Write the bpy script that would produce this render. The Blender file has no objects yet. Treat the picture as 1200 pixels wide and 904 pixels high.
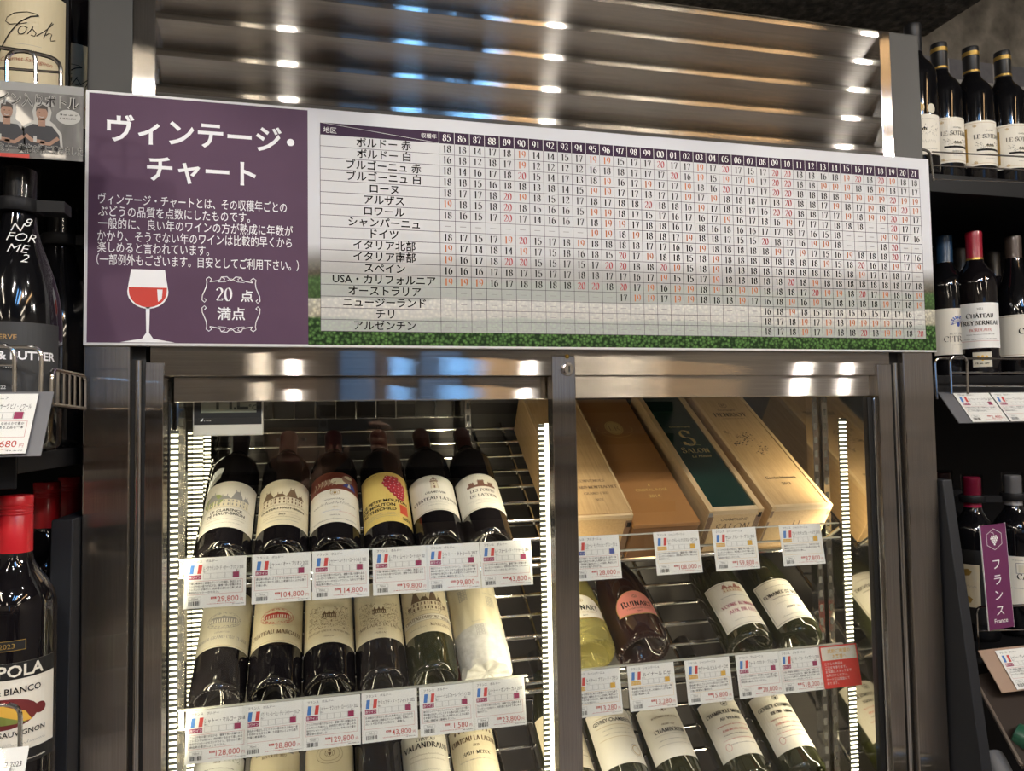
import bpy, random
from math import *
from mathutils import Vector, Matrix, Euler
random.seed(7)
SC = bpy.context.scene
COL = SC.collection
# ------------------------------------------------------------------ camera, exposure, world
F, D, CZ = 875.0, 0.972, 1.55                       # focal length (px of a 1200x904 frame), camera distance, camera height
vx = Vector((3500., -15., F)).normalized()          # world x, y, z axes seen from the camera (x right, y down, z ahead)
vy = Vector((-222., 45., F)); vy = (vy - vx * vx.dot(vy)).normalized()
vz = vx.cross(vy)
RIGHT = Vector((vx[0], vy[0], vz[0])); DOWN = Vector((vx[1], vy[1], vz[1])); AHEAD = Vector((vx[2], vy[2], vz[2]))
CAMPOS = Vector((0, -D, CZ))
def at(px, py, y):
    """point of the plane at depth y that the photograph shows at pixel px, py"""
    d = RIGHT * ((px - 600) / F) + DOWN * ((py - 452) / F) + AHEAD
    return CAMPOS + d * ((y + D) / d.y)
cam = bpy.data.cameras.new('camera'); cam.sensor_width = 36; cam.lens = F / 1200 * 36; cam.clip_start = .02
co = bpy.data.objects.new('camera', cam); COL.objects.link(co)
co.matrix_world = Matrix(((RIGHT.x, -DOWN.x, -AHEAD.x, 0), (RIGHT.y, -DOWN.y, -AHEAD.y, -D), (RIGHT.z, -DOWN.z, -AHEAD.z, CZ), (0, 0, 0, 1)))
SC.camera = co
SC.view_settings.view_transform = 'Standard'; SC.view_settings.look = 'None'
SC.view_settings.gamma = 1; SC.view_settings.use_curve_mapping = False
SC.view_settings.exposure = 0.0
SC.cycles.use_denoising = True
SC.cycles.max_bounces = 10; SC.cycles.transparent_max_bounces = 24; SC.cycles.glossy_bounces = 6
SC.cycles.sample_clamp_indirect = 4.0
W = bpy.data.worlds.new('world'); SC.world = W; W.use_nodes = True
W.node_tree.nodes['Background'].inputs[0].default_value = (1.0, .92, .84, 1)
W.node_tree.nodes['Background'].inputs[1].default_value = .10
LED = 120.0           # brightness of the showcase light strips
SPOT = 1050.0          # brightness of the ceiling spot lenses
FLUOR = 34.0           # brightness of the long ceiling lamps
WINDOW = 1.3          # brightness of the shop window behind the viewer

# ------------------------------------------------------------------ materials
MATS = {}
def mat(name, col=(.5, .5, .5), rough=.5, metal=0., **kw):
    if name in MATS: return MATS[name]
    m = bpy.data.materials.new(name); m.use_nodes = True
    p = m.node_tree.nodes['Principled BSDF']
    p.inputs['Base Color'].default_value = (*col, 1); p.inputs['Roughness'].default_value = rough; p.inputs['Metallic'].default_value = metal
    for k, v in kw.items():
        k = {'coat': 'Coat Weight', 'coat_rough': 'Coat Roughness', 'trans': 'Transmission Weight', 'ior': 'IOR', 'spec': 'Specular IOR Level', 'aniso': 'Anisotropic',
             'emit': 'Emission Strength', 'sss': 'Subsurface Weight', 'sheen': 'Sheen Weight'}[k]
        p.inputs[k].default_value = v
        if k == 'Emission Strength': p.inputs['Emission Color'].default_value = (*col, 1)
    m.diffuse_color = (*col, 1)
    MATS[name] = m
    return m
def nodes(m): return m.node_tree.nodes, m.node_tree.links, m.node_tree.nodes['Principled BSDF']
def node(m, t, **kw):
    n = m.node_tree.nodes.new(t)
    for k, v in kw.items():
        if k in n.inputs.keys(): n.inputs[k].default_value = v
        else: setattr(n, k, v)
    return n
def ramp(m, stops):
    r = m.node_tree.nodes.new('ShaderNodeValToRGB'); e = r.color_ramp.elements
    while len(e) < len(stops): e.new(.5)
    for i, (p, c) in enumerate(stops): e[i].position = p; e[i].color = (*c, 1)
    return r
def noise_col(m, scale, stops, detail=6, vec=(1, 1, 1), bump=0, dist=.002):
    ns, ln, p = nodes(m)
    tc = node(m, 'ShaderNodeTexCoord'); mp = node(m, 'ShaderNodeMapping'); mp.inputs['Scale'].default_value = vec
    nz = node(m, 'ShaderNodeTexNoise', Scale=scale, Detail=detail)
    ln.new(tc.outputs['Object'], mp.inputs[0]); ln.new(mp.outputs[0], nz.inputs['Vector'])
    r = ramp(m, stops); ln.new(nz.outputs['Fac'], r.inputs[0]); ln.new(r.outputs[0], p.inputs['Base Color'])
    if bump:
        b = node(m, 'ShaderNodeBump', Strength=bump, Distance=dist); ln.new(nz.outputs['Fac'], b.inputs['Height']); ln.new(b.outputs[0], p.inputs['Normal'])
    return m
def steel(name, axis, col=(.60, .57, .53), rough=.15, spread=.88):
    """brushed stainless steel, brushed along the world axis given: highlights stretch across the brushing"""
    m = bpy.data.materials.new(name); m.use_nodes = True; nt = m.node_tree; nt.nodes.clear(); ln = nt.links; MATS[name] = m
    o = nt.nodes.new('ShaderNodeOutputMaterial'); g = nt.nodes.new('ShaderNodeBsdfAnisotropic'); g.inputs['Roughness'].default_value = rough; g.inputs['Anisotropy'].default_value = spread
    t = node(m, 'ShaderNodeCombineXYZ'); t.inputs[axis].default_value = 1; ln.new(t.outputs[0], g.inputs['Tangent'])
    tc = node(m, 'ShaderNodeTexCoord'); mp = node(m, 'ShaderNodeMapping')
    sc = [900, 900, 900]; sc[axis] = 9; mp.inputs['Scale'].default_value = sc
    nz = node(m, 'ShaderNodeTexNoise', Scale=1, Detail=3); ln.new(tc.outputs['Object'], mp.inputs[0]); ln.new(mp.outputs[0], nz.inputs['Vector'])
    r = ramp(m, [(.3, tuple(c * .84 for c in col)), (.7, tuple(min(1, c * 1.1) for c in col))]); ln.new(nz.outputs['Fac'], r.inputs[0]); ln.new(r.outputs[0], g.inputs['Color'])
    ln.new(g.outputs[0], o.inputs[0]); m.diffuse_color = (*col, 1)
    return m
def pane(name, tint=(.96, .98, .97), ior=1.5, rough=.0, gain=1.):
    """clear sheet: lets light through, mirrors by Fresnel"""
    m = bpy.data.materials.new(name); m.use_nodes = True; nt = m.node_tree; nt.nodes.clear()
    o = nt.nodes.new('ShaderNodeOutputMaterial'); mx = nt.nodes.new('ShaderNodeMixShader')
    t = nt.nodes.new('ShaderNodeBsdfTransparent'); t.inputs[0].default_value = (*tint, 1)
    g = nt.nodes.new('ShaderNodeBsdfGlossy'); g.inputs['Roughness'].default_value = rough
    f = nt.nodes.new('ShaderNodeFresnel'); f.inputs[0].default_value = ior
    ge = nt.nodes.new('ShaderNodeNewGeometry'); iv = nt.nodes.new('ShaderNodeMath'); iv.operation = 'SUBTRACT'; iv.inputs[0].default_value = 1; mu = nt.nodes.new('ShaderNodeMath'); mu.operation = 'MULTIPLY'
    nt.links.new(ge.outputs['Backfacing'], iv.inputs[1]); nt.links.new(iv.outputs[0], mu.inputs[0]); nt.links.new(f.outputs[0], mu.inputs[1])   # one reflection per sheet
    nt.links.new(mu.outputs[0], mx.inputs[0]); nt.links.new(t.outputs[0], mx.inputs[1]); nt.links.new(g.outputs[0], mx.inputs[2]); nt.links.new(mx.outputs[0], o.inputs[0])
    MATS[name] = m; return m
def glow(name, col, s):
    m = bpy.data.materials.new(name); m.use_nodes = True; nt = m.node_tree; nt.nodes.clear()
    o = nt.nodes.new('ShaderNodeOutputMaterial'); e = nt.nodes.new('ShaderNodeEmission'); e.inputs[0].default_value = (*col, 1); e.inputs[1].default_value = s
    nt.links.new(e.outputs[0], o.inputs[0]); MATS[name] = m; return m

STX = steel('steel_brushed_across', 0); STZ = steel('steel_brushed_upright', 2)
CHROME = mat('chrome', (.75, .74, .72), .12, 1.); MIRROR = mat('polished_steel', (.55, .53, .48), .06, 1.)
BLACKM = mat('black_metal', (.008, .008, .009), .5, spec=.2); DARKP = mat('charcoal_panel', (.014, .015, .018), .5)
GASK = mat('black_gasket', (.008, .008, .008), .5)
GLASS = pane('door_glass', (.985, .99, .985), 1.8); ACRYL = pane('clear_acrylic', (.95, .96, .93), 1.49, .02); SLEEVE = pane('clear_sleeve', (.985, .985, .98), 1.45, .03)
CLEARP = pane('clear_plastic_cap', (.8, .8, .8), 1.6, .05)
GD = mat('dark_bottle_glass', (.006, .005, .006), .06, coat=.5, coat_rough=.02); GB = mat('black_bottle_glass', (.004, .004, .005), .08, coat=.4)
GROSE = mat('amber_bottle_glass', (.020, .005, .004), .06, coat=.5); GCLEAR = mat('pale_bottle_glass', (.75, .66, .22), .03, trans=.75, ior=1.2)
GOLIVE = mat('olive_bottle_glass', (.02, .022, .008), .06, coat=.5)
def cap(n, c, r=.35, me=.0): return mat(n, c, r, me, coat=.3)
CWINE = cap('wine_red_foil', (.055, .010, .012)); CBROWN = cap('brown_foil', (.05, .017, .012)); CDARK = cap('dark_foil', (.016, .010, .012)); CBLUE = cap('blue_foil', (.012, .045, .10))
CRED = cap('red_screwcap', (.55, .012, .02)); CBLACK = cap('black_foil', (.01, .01, .011)); CGREY = cap('grey_foil', (.16, .15, .14), .3, .6); CSILVER = cap('silver_foil', (.62, .62, .64), .3, .7)
CGOLD = cap('gold_foil', (.65, .42, .10), .3, .8); CMAG = cap('crimson_foil', (.30, .01, .05)); CGREEN = cap('green_foil', (.02, .09, .05))
INK = mat('black_ink', (.012, .011, .010), .7, spec=.15); INKR = mat('red_ink', (.50, .05, .035), .6); MAROON = mat('maroon_ink', (.32, .03, .10), .6); INKB = mat('blue_ink', (.05, .16, .50), .6)
INKG = mat('grey_ink', (.30, .29, .28), .7); INKBR = mat('brown_ink', (.16, .10, .055), .7); INKGOLD = mat('gold_ink', (.42, .27, .07), .45, .3); WHITEI = mat('white_ink', (.82, .82, .80), .6)
INKYEL = mat('amber_ink', (.72, .42, .06), .6); FLAGB = mat('flag_blue_ink', (.06, .20, .55), .6); FLAGR = mat('flag_red_ink', (.62, .06, .05), .6); NAVY = mat('navy_ink', (.05, .08, .33), .6)
PAPER = mat('card_paper', (.86, .86, .83), .6); CREAM = mat('cream_label_paper', (.74, .66, .47), .6); IVORY = mat('ivory_label_paper', (.78, .74, .64), .6)
YELP = mat('yellow_label_paper', (.76, .56, .16), .6); PINKP = mat('pink_label_paper', (.78, .27, .22), .5); REDBR = mat('red_brown_label_paper', (.16, .035, .02), .6)
SLATE = mat('charcoal_label_paper', (.035, .036, .038), .6); BLACKL = mat('black_label_paper', (.01, .01, .01), .5); SILVP = mat('silver_label_paper', (.62, .58, .46), .45)
REDP = mat('red_card_paper', (.72, .05, .035), .5); SKIN = mat('printed_skin', (.32, .19, .13), .7); DARKG = mat('dark_green_lid', (.004, .028, .021), .25, coat=.4)
# ------------------------------------------------------------------ mesh builder
def tag(o, label=None, cat=None, group=None, kind=None):
    for k, v in (('label', label), ('category', cat), ('group', group), ('kind', kind)):
        if v: o[k] = v
    return o
def empty(name, loc, label=None, cat=None, group=None, mw=None):
    o = bpy.data.objects.new(name, None); COL.objects.link(o); o.empty_display_size = .02
    if mw is not None: o.matrix_world = mw
    else: o.location = loc
    return tag(o, label, cat, group)
class MB:
    def __init__(s): s.v = []; s.f = []; s.m = []; s.mats = []
    def mi(s, m):
        if m not in s.mats: s.mats.append(m)
        return s.mats.index(m)
    def face(s, pts, m):
        b = len(s.v); s.v += [tuple(p) for p in pts]; s.f.append(tuple(range(b, b + len(pts)))); s.m.append(s.mi(m))
    def box(s, a, b, m, M=None):
        x0, y0, z0 = a; x1, y1, z1 = b; n = len(s.v)
        ps = [(x, y, z) for z in (z0, z1) for y in (y0, y1) for x in (x0, x1)]
        s.v += [tuple(M @ Vector(p)) for p in ps] if M else ps
        for q in ((0, 2, 3, 1), (4, 5, 7, 6), (0, 1, 5, 4), (2, 6, 7, 3), (0, 4, 6, 2), (1, 3, 7, 5)):
            s.f.append(tuple(n + i for i in q)); s.m.append(s.mi(m))
        return s
    def prism(s, prof, x0, x1, m):
        """profile of (y, z) points swept along x"""
        n = len(prof); b = len(s.v); s.v += [(x0, y, z) for y, z in prof] + [(x1, y, z) for y, z in prof]
        for i in range(n):
            j = (i + 1) % n; s.f.append((b + i, b + j, b + n + j, b + n + i)); s.m.append(s.mi(m))
        s.f += [tuple(b + i for i in reversed(range(n))), tuple(b + n + i for i in range(n))]; s.m += [s.mi(m)] * 2
        return s
    def lathe(s, prof, m, n=40, M=None, msel=None):
        b = len(s.v)
        for r, z in prof:
            for i in range(n):
                a = 2 * pi * i / n; p = Vector((r * cos(a), r * sin(a), z)); s.v.append(tuple(M @ p if M else p))
        for k in range(len(prof) - 1):
            mm = s.mi(msel(k) if msel else m)
            for i in range(n):
                j = (i + 1) % n; s.f.append((b + k * n + i, b + k * n + j, b + k * n + n + j, b + k * n + n + i)); s.m.append(mm)
        for k, rev in ((0, True), (len(prof) - 1, False)):
            if prof[k][0] > 1e-5: s.f.append(tuple(b + k * n + i for i in (reversed(range(n)) if rev else range(n)))); s.m.append(s.mi(m))
        return s
    def tube(s, pts, r, m, n=10, closed=False):
        pts = [Vector(p) for p in pts]; N = len(pts); b = len(s.v); up = None
        for i, p in enumerate(pts):
            t = ((pts[(i + 1) % N] if closed or i < N - 1 else p) - (pts[i - 1] if closed or i > 0 else p)).normalized()
            if up is None: up = t.orthogonal().normalized()
            up = (up - t * t.dot(up)).normalized(); sd = t.cross(up)
            rr = r[i] if isinstance(r, (list, tuple)) else r
            for k in range(n):
                a = 2 * pi * k / n; s.v.append(tuple(p + up * (rr * cos(a)) + sd * (rr * sin(a))))
        for i in range(N if closed else N - 1):
            j = (i + 1) % N
            for k in range(n):
                l = (k + 1) % n; s.f.append((b + i * n + k, b + i * n + l, b + j * n + l, b + j * n + k)); s.m.append(s.mi(m))
        if not closed:
            s.f += [tuple(b + k for k in reversed(range(n))), tuple(b + (N - 1) * n + k for k in range(n))]; s.m += [s.mi(m)] * 2
        return s
    def build(s, name, parent=None, org=None, smooth=False, mw=None, bevel=0):
        me = bpy.data.meshes.new(name)
        if org is not None: v = [(a - org[0], b - org[1], c - org[2]) for a, b, c in s.v]
        else: v = s.v
        me.from_pydata(v, [], s.f)
        for m in s.mats: me.materials.append(m)
        me.polygons.foreach_set('material_index', s.m)
        if smooth:
            me.polygons.foreach_set('use_smooth', [True] * len(s.f)); me.set_sharp_from_angle(angle=radians(38))
        me.update()
        return link(name, me, parent, org, mw, bevel)
def link(name, me, parent=None, org=None, mw=None, bevel=0):
    o = bpy.data.objects.new(name, me); COL.objects.link(o)
    if parent is not None: o.parent = parent
    elif org is not None: o.location = org
    if mw is not None: o.matrix_world = mw
    if bevel:
        bv = o.modifiers.new('bevel', 'BEVEL'); bv.width = bevel; bv.segments = 2; bv.limit_method = 'ANGLE'
    return o
def rnd(pts, rad, n=6, closed=False):
    """polyline with rounded corners"""
    P = [Vector(p) for p in pts]; out = []
    for i, p in enumerate(P):
        if not closed and i in (0, len(P) - 1): out.append(p); continue
        a = P[i - 1]; b = P[(i + 1) % len(P)]
        r = min(rad, (a - p).length * .49, (b - p).length * .49)
        p0 = p + (a - p).normalized() * r; p1 = p + (b - p).normalized() * r
        for k in range(n + 1):
            t = k / n; out.append(p0 * (1 - t) ** 2 + p * 2 * t * (1 - t) + p1 * t * t)
    return out
# ------------------------------------------------------------------ printing: text, lines and shapes laid onto a surface
TXT = {}
def textmesh(s, bold=0.):
    k = (s, bold)
    if k not in TXT:
        cu = bpy.data.curves.new('t', 'FONT'); cu.body = s; cu.resolution_u = 2; cu.offset = bold
        ob = bpy.data.objects.new('t', cu); me = ob.to_mesh()
        v = [(p.co.x, p.co.y) for p in me.vertices]; f = [tuple(p.vertices) for p in me.polygons]
        ob.to_mesh_clear(); bpy.data.objects.remove(ob); bpy.data.curves.remove(cu)
        xs = [a for a, b in v] or [0]
        TXT[k] = (v, f, min(xs), max(xs))
    return TXT[k]
def arc(cx, cy, rx, ry, a0, a1, n=10): return [(cx + rx * cos(radians(a0 + (a1 - a0) * i / n)), cy + ry * sin(radians(a0 + (a1 - a0) * i / n))) for i in range(n + 1)]
L = lambda *p: [tuple(p[i:i + 2]) for i in range(0, len(p), 2)]
# roman capitals and figures drawn with a broad pen: (advance, strokes, serif points)
SER = {
 'A': (.86, [L(.08, 0, .42, 1), L(.42, 1, .78, 0), L(.22, .35, .64, .35)], L(.08, 0, .78, 0)),
 'B': (.72, [L(.16, 0, .16, 1), L(.16, 1, .38, 1) + arc(.38, .765, .2, .235, 90, -90) + L(.16, .53), L(.3, .53) + arc(.4, .265, .24, .265, 90, -90) + L(.16, 0)], []),
 'C': (.80, [arc(.45, .5, .38, .5, 50, 310, 18), L(.7, .95, .7, .72)], []),
 'D': (.84, [L(.16, 0, .16, 1), L(.1, 1, .36, 1) + arc(.36, .5, .4, .5, 90, -90, 16) + L(.1, 0)], []),
 'E': (.68, [L(.16, 0, .16, 1), L(.1, 1, .58, 1, .58, .82), L(.16, .52, .46, .52), L(.1, 0, .62, 0, .62, .2)], []),
 'F': (.64, [L(.16, 0, .16, 1), L(.1, 1, .58, 1, .58, .82), L(.16, .52, .46, .52)], L(.16, 0)),
 'G': (.84, [arc(.45, .5, .38, .5, 50, 340, 18), L(.74, .42, .74, .06), L(.7, .95, .7, .74)], L(.7, .42)),
 'H': (.88, [L(.16, 0, .16, 1), L(.72, 0, .72, 1), L(.16, .52, .72, .52)], L(.16, 0, .16, 1, .72, 0, .72, 1)),
 'I': (.36, [L(.18, 0, .18, 1)], L(.18, 0, .18, 1)),
 'J': (.44, [L(.26, 1, .26, .15) + arc(.1, .1, .16, .25, 0, -90, 5)], L(.26, 1)),
 'K': (.80, [L(.16, 0, .16, 1), L(.66, 1, .18, .44), L(.3, .58, .74, 0)], L(.16, 0, .16, 1, .66, 1, .74, 0)),
 'L': (.66, [L(.16, 0, .16, 1), L(.1, 0, .6, 0, .6, .22)], L(.16, 1)),
 'M': (1.0, [L(.13, 0, .17, 1), L(.17, 1, .5, .05), L(.5, .05, .82, 1), L(.82, 1, .86, 0)], L(.13, 0, .15, 1, .84, 1, .86, 0)),
 'N': (.88, [L(.16, 0, .16, 1), L(.16, 1, .72, 0), L(.72, 0, .72, 1)], L(.16, 0, .14, 1, .72, 1)),
 'O': (.90, [arc(.45, .5, .38, .5, 0, 360, 28)], []),
 'P': (.68, [L(.16, 0, .16, 1), L(.1, 1, .36, 1) + arc(.36, .73, .22, .27, 90, -90) + L(.16, .46)], L(.16, 0)),
 'Q': (.90, [arc(.45, .5, .38, .5, 0, 360, 28), L(.42, .1, .8, -.2)], []),
 'R': (.78, [L(.16, 0, .16, 1), L(.1, 1, .36, 1) + arc(.36, .74, .22, .26, 90, -90) + L(.16, .48), L(.36, .48, .72, 0)], L(.16, 0, .72, 0)),
 'S': (.62, [arc(.32, .75, .2, .25, 30, 260, 12) + arc(.3, .26, .23, .26, 80, -150, 12), L(.5, .97, .5, .78), L(.08, .03, .08, .24)], []),
 'T': (.76, [L(.38, 0, .38, 1), L(.06, .8, .06, 1, .7, 1, .7, .8)], L(.38, 0)),
 'U': (.86, [L(.16, 1, .16, .35) + arc(.43, .32, .27, .32, 180, 360, 12) + L(.7, 1)], L(.16, 1, .7, 1)),
 'V': (.84, [L(.08, 1, .43, 0), L(.43, 0, .76, 1)], L(.08, 1, .76, 1)),
 'W': (1.16, [L(.06, 1, .36, 0), L(.36, 0, .58, .9), L(.58, .9, .82, 0), L(.82, 0, 1.08, 1)], L(.06, 1, 1.08, 1)),
 'X': (.82, [L(.1, 1, .72, 0), L(.7, 1, .1, 0)], L(.1, 0, .72, 0, .1, 1, .7, 1)),
 'Y': (.80, [L(.08, 1, .4, .48), L(.72, 1, .4, .48), L(.4, .5, .4, 0)], L(.4, 0, .08, 1, .72, 1)),
 'Z': (.74, [L(.1, .82, .1, 1, .62, 1), L(.62, 1, .08, 0), L(.08, 0, .66, 0, .66, .2)], []),
 '0': (.58, [arc(.29, .5, .22, .5, 0, 360, 24)], []), '1': (.58, [L(.16, .86, .3, 1, .3, 0)], L(.3, 0)),
 '2': (.58, [arc(.28, .74, .2, .26, 165, -30, 10) + L(.08, .04), L(.08, .03, .5, .03, .5, .18)], []),
 '3': (.58, [arc(.27, .76, .18, .24, 150, -85, 10) + arc(.27, .26, .22, .26, 85, -150, 12)], []),
 '4': (.58, [L(.4, 0, .4, 1), L(.4, 1, .05, .28), L(.05, .28, .54, .28)], L(.4, 0)),
 '5': (.58, [L(.5, 1, .14, 1, .11, .55), arc(.27, .32, .23, .32, 125, -150, 12)], []),
 '6': (.58, [L(.44, 1) + arc(.34, .36, .26, .6, 110, 190, 6) + arc(.29, .32, .21, .32, 180, 520, 16)], []),
 '7': (.58, [L(.07, .8, .09, .97, .52, .97), L(.52, .97, .24, 0)], []),
 '8': (.58, [arc(.29, .75, .17, .25, 0, 360, 18), arc(.29, .26, .21, .26, 0, 360, 18)], []),
 '9': (.58, [arc(.29, .68, .21, .32, 0, 360, 16), arc(.24, .64, .26, .6, 0, -75, 7)], []),
 '-': (.40, [L(.06, .4, .34, .4)], []), '.': (.28, [L(.12, 0, .12, .1)], []), '\'': (.25, [L(.12, 1, .12, .78)], []), ' ': (.40, [], []), '&': (.8, [arc(.36, .77, .17, .23, -60, 300, 14), arc(.32, .27, .26, .27, 100, 330, 10) + L(.7, .5), L(.24, .62, .72, 0)], []), ',': (.28, [L(.14, .08, .1, -.15)], []),
}
ACC = {'Â': ('A', '^'), 'É': ('E', '/'), 'È': ('E', '\\'), 'Ô': ('O', '^')}
class Print:
    """draws in surface coordinates (u to the right, v up, metres) through fn(u, v, layer) -> point"""
    def __init__(s, mb, fn, split=None): s.mb = mb; s.fn = fn; s.split = split
    def poly(s, pts, m, l=1):
        if s.split:
            u0 = min(p[0] for p in pts); u1 = max(p[0] for p in pts); n = ceil((u1 - u0) / s.split - 1e-6)
            if n > 1:
                for i in range(n):
                    q = pts
                    for sgn, c in ((1, u0 + (u1 - u0) * i / n), (-1, u0 + (u1 - u0) * (i + 1) / n)):
                        r = []
                        for a, b in zip(q, q[1:] + q[:1]):
                            ia = (a[0] - c) * sgn >= -1e-9; ib = (b[0] - c) * sgn >= -1e-9
                            if ia: r.append(a)
                            if ia != ib:
                                t = (c - a[0]) / (b[0] - a[0]); r.append((c, a[1] + (b[1] - a[1]) * t))
                        q = r
                        if len(q) < 3: break
                    if len(q) >= 3: s.mb.face([s.fn(u, v, l) for u, v in q], m)
                return
        s.mb.face([s.fn(u, v, l) for u, v in pts], m)
    def rect(s, u0, v0, u1, v1, m, l=1): s.poly([(u0, v0), (u1, v0), (u1, v1), (u0, v1)], m, l)
    def frame(s, u0, v0, u1, v1, w, m, l=1):
        s.rect(u0, v0, u1, v0 + w, m, l); s.rect(u0, v1 - w, u1, v1, m, l); s.rect(u0, v0 + w, u0 + w, v1 - w, m, l); s.rect(u1 - w, v0 + w, u1, v1 - w, m, l)
    def ell(s, cx, cy, rx, ry, m, l=1, n=24): s.poly([(cx + rx * cos(2 * pi * i / n), cy + ry * sin(2 * pi * i / n)) for i in range(n)], m, l)
    def line(s, pts, w, m, l=1, pen=None, closed=False):
        P = [Vector(p) for p in pts]
        if s.split and not pen:
            Q = [P[0]]
            for a, b in zip(P, P[1:]):
                k = max(1, ceil(abs(b.x - a.x) / s.split)); Q += [a.lerp(b, i / k) for i in range(1, k + 1)]
            P = Q
        N = len(P); lf = []; rt = []
        for i, p in enumerate(P):
            a = P[i - 1] if i > 0 else (P[-2] if closed else p); b = P[i + 1] if i < N - 1 else (P[1] if closed else p)
            t = (b - a)
            t = t.normalized() if t.length > 1e-9 else Vector((1, 0))
            ww = w if not pen else w * max(.26, abs(sin(atan2(t.y, t.x) - radians(18))) ** 1.7)
            nn = Vector((-t.y, t.x)) * ww / 2; lf.append(p + nn); rt.append(p - nn)
        for i in range(N - 1):
            s.mb.face([s.fn(*q, l) for q in (rt[i], rt[i + 1], lf[i + 1], lf[i])], m)
    def ring(s, cx, cy, rx, ry, w, m, l=1, a0=0, a1=360, n=36): s.line(arc(cx, cy, rx, ry, a0, a1, n), w, m, l, closed=abs(a1 - a0) == 360)
    def text(s, t, u, v, h, m, ax='c', fit=None, bold=0., l=2, em=False, bend=None, slant=0.):
        """sans or Japanese text; h is the height of a capital"""
        V, Fc, x0, x1 = textmesh(t, bold); k = h / (.88 if em else .73); kx = k
        if fit and (x1 - x0) * k > fit: kx = fit / (x1 - x0)
        off = {'l': -x0, 'c': -(x0 + x1) / 2, 'r': -x1}[ax]; b = len(s.mb.v)
        for x, y in V:
            uu = u + (x + off) * kx + y * k * slant; vv = v + y * k
            if bend: vv += (uu - u) ** 2 * bend
            s.mb.v.append(tuple(s.fn(uu, vv, l)))
        mi = s.mb.mi(m)
        s.mb.f += [tuple(b + i for i in f) for f in Fc]; s.mb.m += [mi] * len(Fc)
    def serif(s, t, u, v, h, m, ax='c', fit=None, wt=.15, l=2, sp=.06, bend=0., slant=0., small=.74):
        """text in drawn roman letters; lower case as small capitals"""
        items = []; x = 0
        for ch in t:
            sc = small if ch.islower() else 1.; c = ch.upper(); a = None
            if c in ACC: c, a = ACC[c]
            adv, st, se = SER.get(c, SER[' ']); items.append((x, sc, c, a)); x += adv * sc + sp
        W_ = x - sp; kx = h
        if fit and W_ * h > fit: kx = fit / W_
        o = {'l': 0, 'c': -W_ / 2, 'r': -W_}[ax]
        def P(x_, y_):
            uu = (o + x_) * kx; return (u + uu + y_ * h * slant, v + y_ * h + bend * uu * uu)
        for x, sc, c, a in items:
            adv, st, se = SER.get(c, SER[' '])
            for q in st: s.line([P(x + p[0] * sc, p[1] * sc) for p in q], wt * h * sc ** .6, m, l, pen=True)
            for p in se: s.line([P(x + (p[0] - .11) * sc, p[1] * sc), P(x + (p[0] + .11) * sc, p[1] * sc)], wt * h * .3, m, l)
            if a: s.line([P(x + (adv / 2 + d) * sc, e * sc) for d, e in {'^': ((-.13, 1.1), (0, 1.25), (.13, 1.1)), '/': ((-.05, 1.1), (.1, 1.28)), '\\': ((.05, 1.1), (-.1, 1.28))}[a]], wt * h * .4, m, l)
    def script(s, u, v, w, h, m, seed=1, l=2, lw=.00045):
        """a line of small handwriting-like print"""
        r = random.Random(seed); pts = []; n = max(6, int(w / h * 3.2)); wd = 0
        for i in range(n):
            x = u - w / 2 + w * i / n
            pts.append((x, v + (0 if i % 2 else h * r.choice((.45, .5, .55, 1.0)))))
            wd += 1
            if wd > r.randint(8, 16):
                if len(pts) > 1: s.line(pts, lw, m, l)
                pts = []; wd = 0
        if len(pts) > 1: s.line(pts, lw, m, l)
    def small(s, u, v, w, h, m, seed=1, l=2):
        """a line of print too small to read"""
        r = random.Random(seed); x = u - w / 2
        while x < u + w / 2:
            a = r.uniform(.5, 1.0) * h
            s.rect(x, v, min(x + a * .28, u + w / 2), v + h * r.uniform(.7, 1), m, l); s.rect(x + a * .28, v + h * r.choice((0, .4, .7)), min(x + a * .75, u + w / 2 + a), v + h * r.choice((.2, .6, .95)), m, l)
            x += a * (1 if r.random() > .15 else 1.7)
FLATXZ = lambda org, eps=.00025: (lambda u, v, l: (org[0] + u, org[1] - eps * l, org[2] + v))
# ------------------------------------------------------------------ the setting
BRICK = mat('grey_brick', (.3, .3, .3), .85)
ns, ln, p = nodes(BRICK)
tc = node(BRICK, 'ShaderNodeTexCoord'); mp = node(BRICK, 'ShaderNodeMapping'); mp.inputs['Rotation'].default_value = (radians(90), 0, 0)
bt = node(BRICK, 'ShaderNodeTexBrick', Scale=1.0); bt.inputs['Color1'].default_value = (.16, .155, .165, 1); bt.inputs['Color2'].default_value = (.24, .23, .245, 1); bt.inputs['Mortar'].default_value = (.46, .44, .42, 1)
bt.inputs['Mortar Size'].default_value = .006; bt.inputs['Brick Width'].default_value = .16; bt.inputs['Row Height'].default_value = .075
nz = node(BRICK, 'ShaderNodeTexNoise', Scale=40, Detail=6); mx = node(BRICK, 'ShaderNodeMixRGB', blend_type='MULTIPLY'); mx.inputs[0].default_value = .5
ln.new(tc.outputs['Object'], mp.inputs[0]); ln.new(mp.outputs[0], bt.inputs['Vector']); ln.new(tc.outputs['Object'], nz.inputs['Vector'])
ln.new(bt.outputs['Color'], mx.inputs[1]); ln.new(nz.outputs['Fac'], mx.inputs[2]); ln.new(mx.outputs[0], p.inputs['Base Color'])
bp = node(BRICK, 'ShaderNodeBump', Strength=.6, Distance=.004); ln.new(bt.outputs['Fac'], bp.inputs['Height']); bp.invert = True; ln.new(bp.outputs[0], p.inputs['Normal'])
CONC = noise_col(mat('rough_concrete', rough=.9), 14, [(.3, (.10, .085, .066)), (.52, (.20, .175, .14)), (.72, (.33, .29, .235))], 9, bump=.9, dist=.012)
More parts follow.
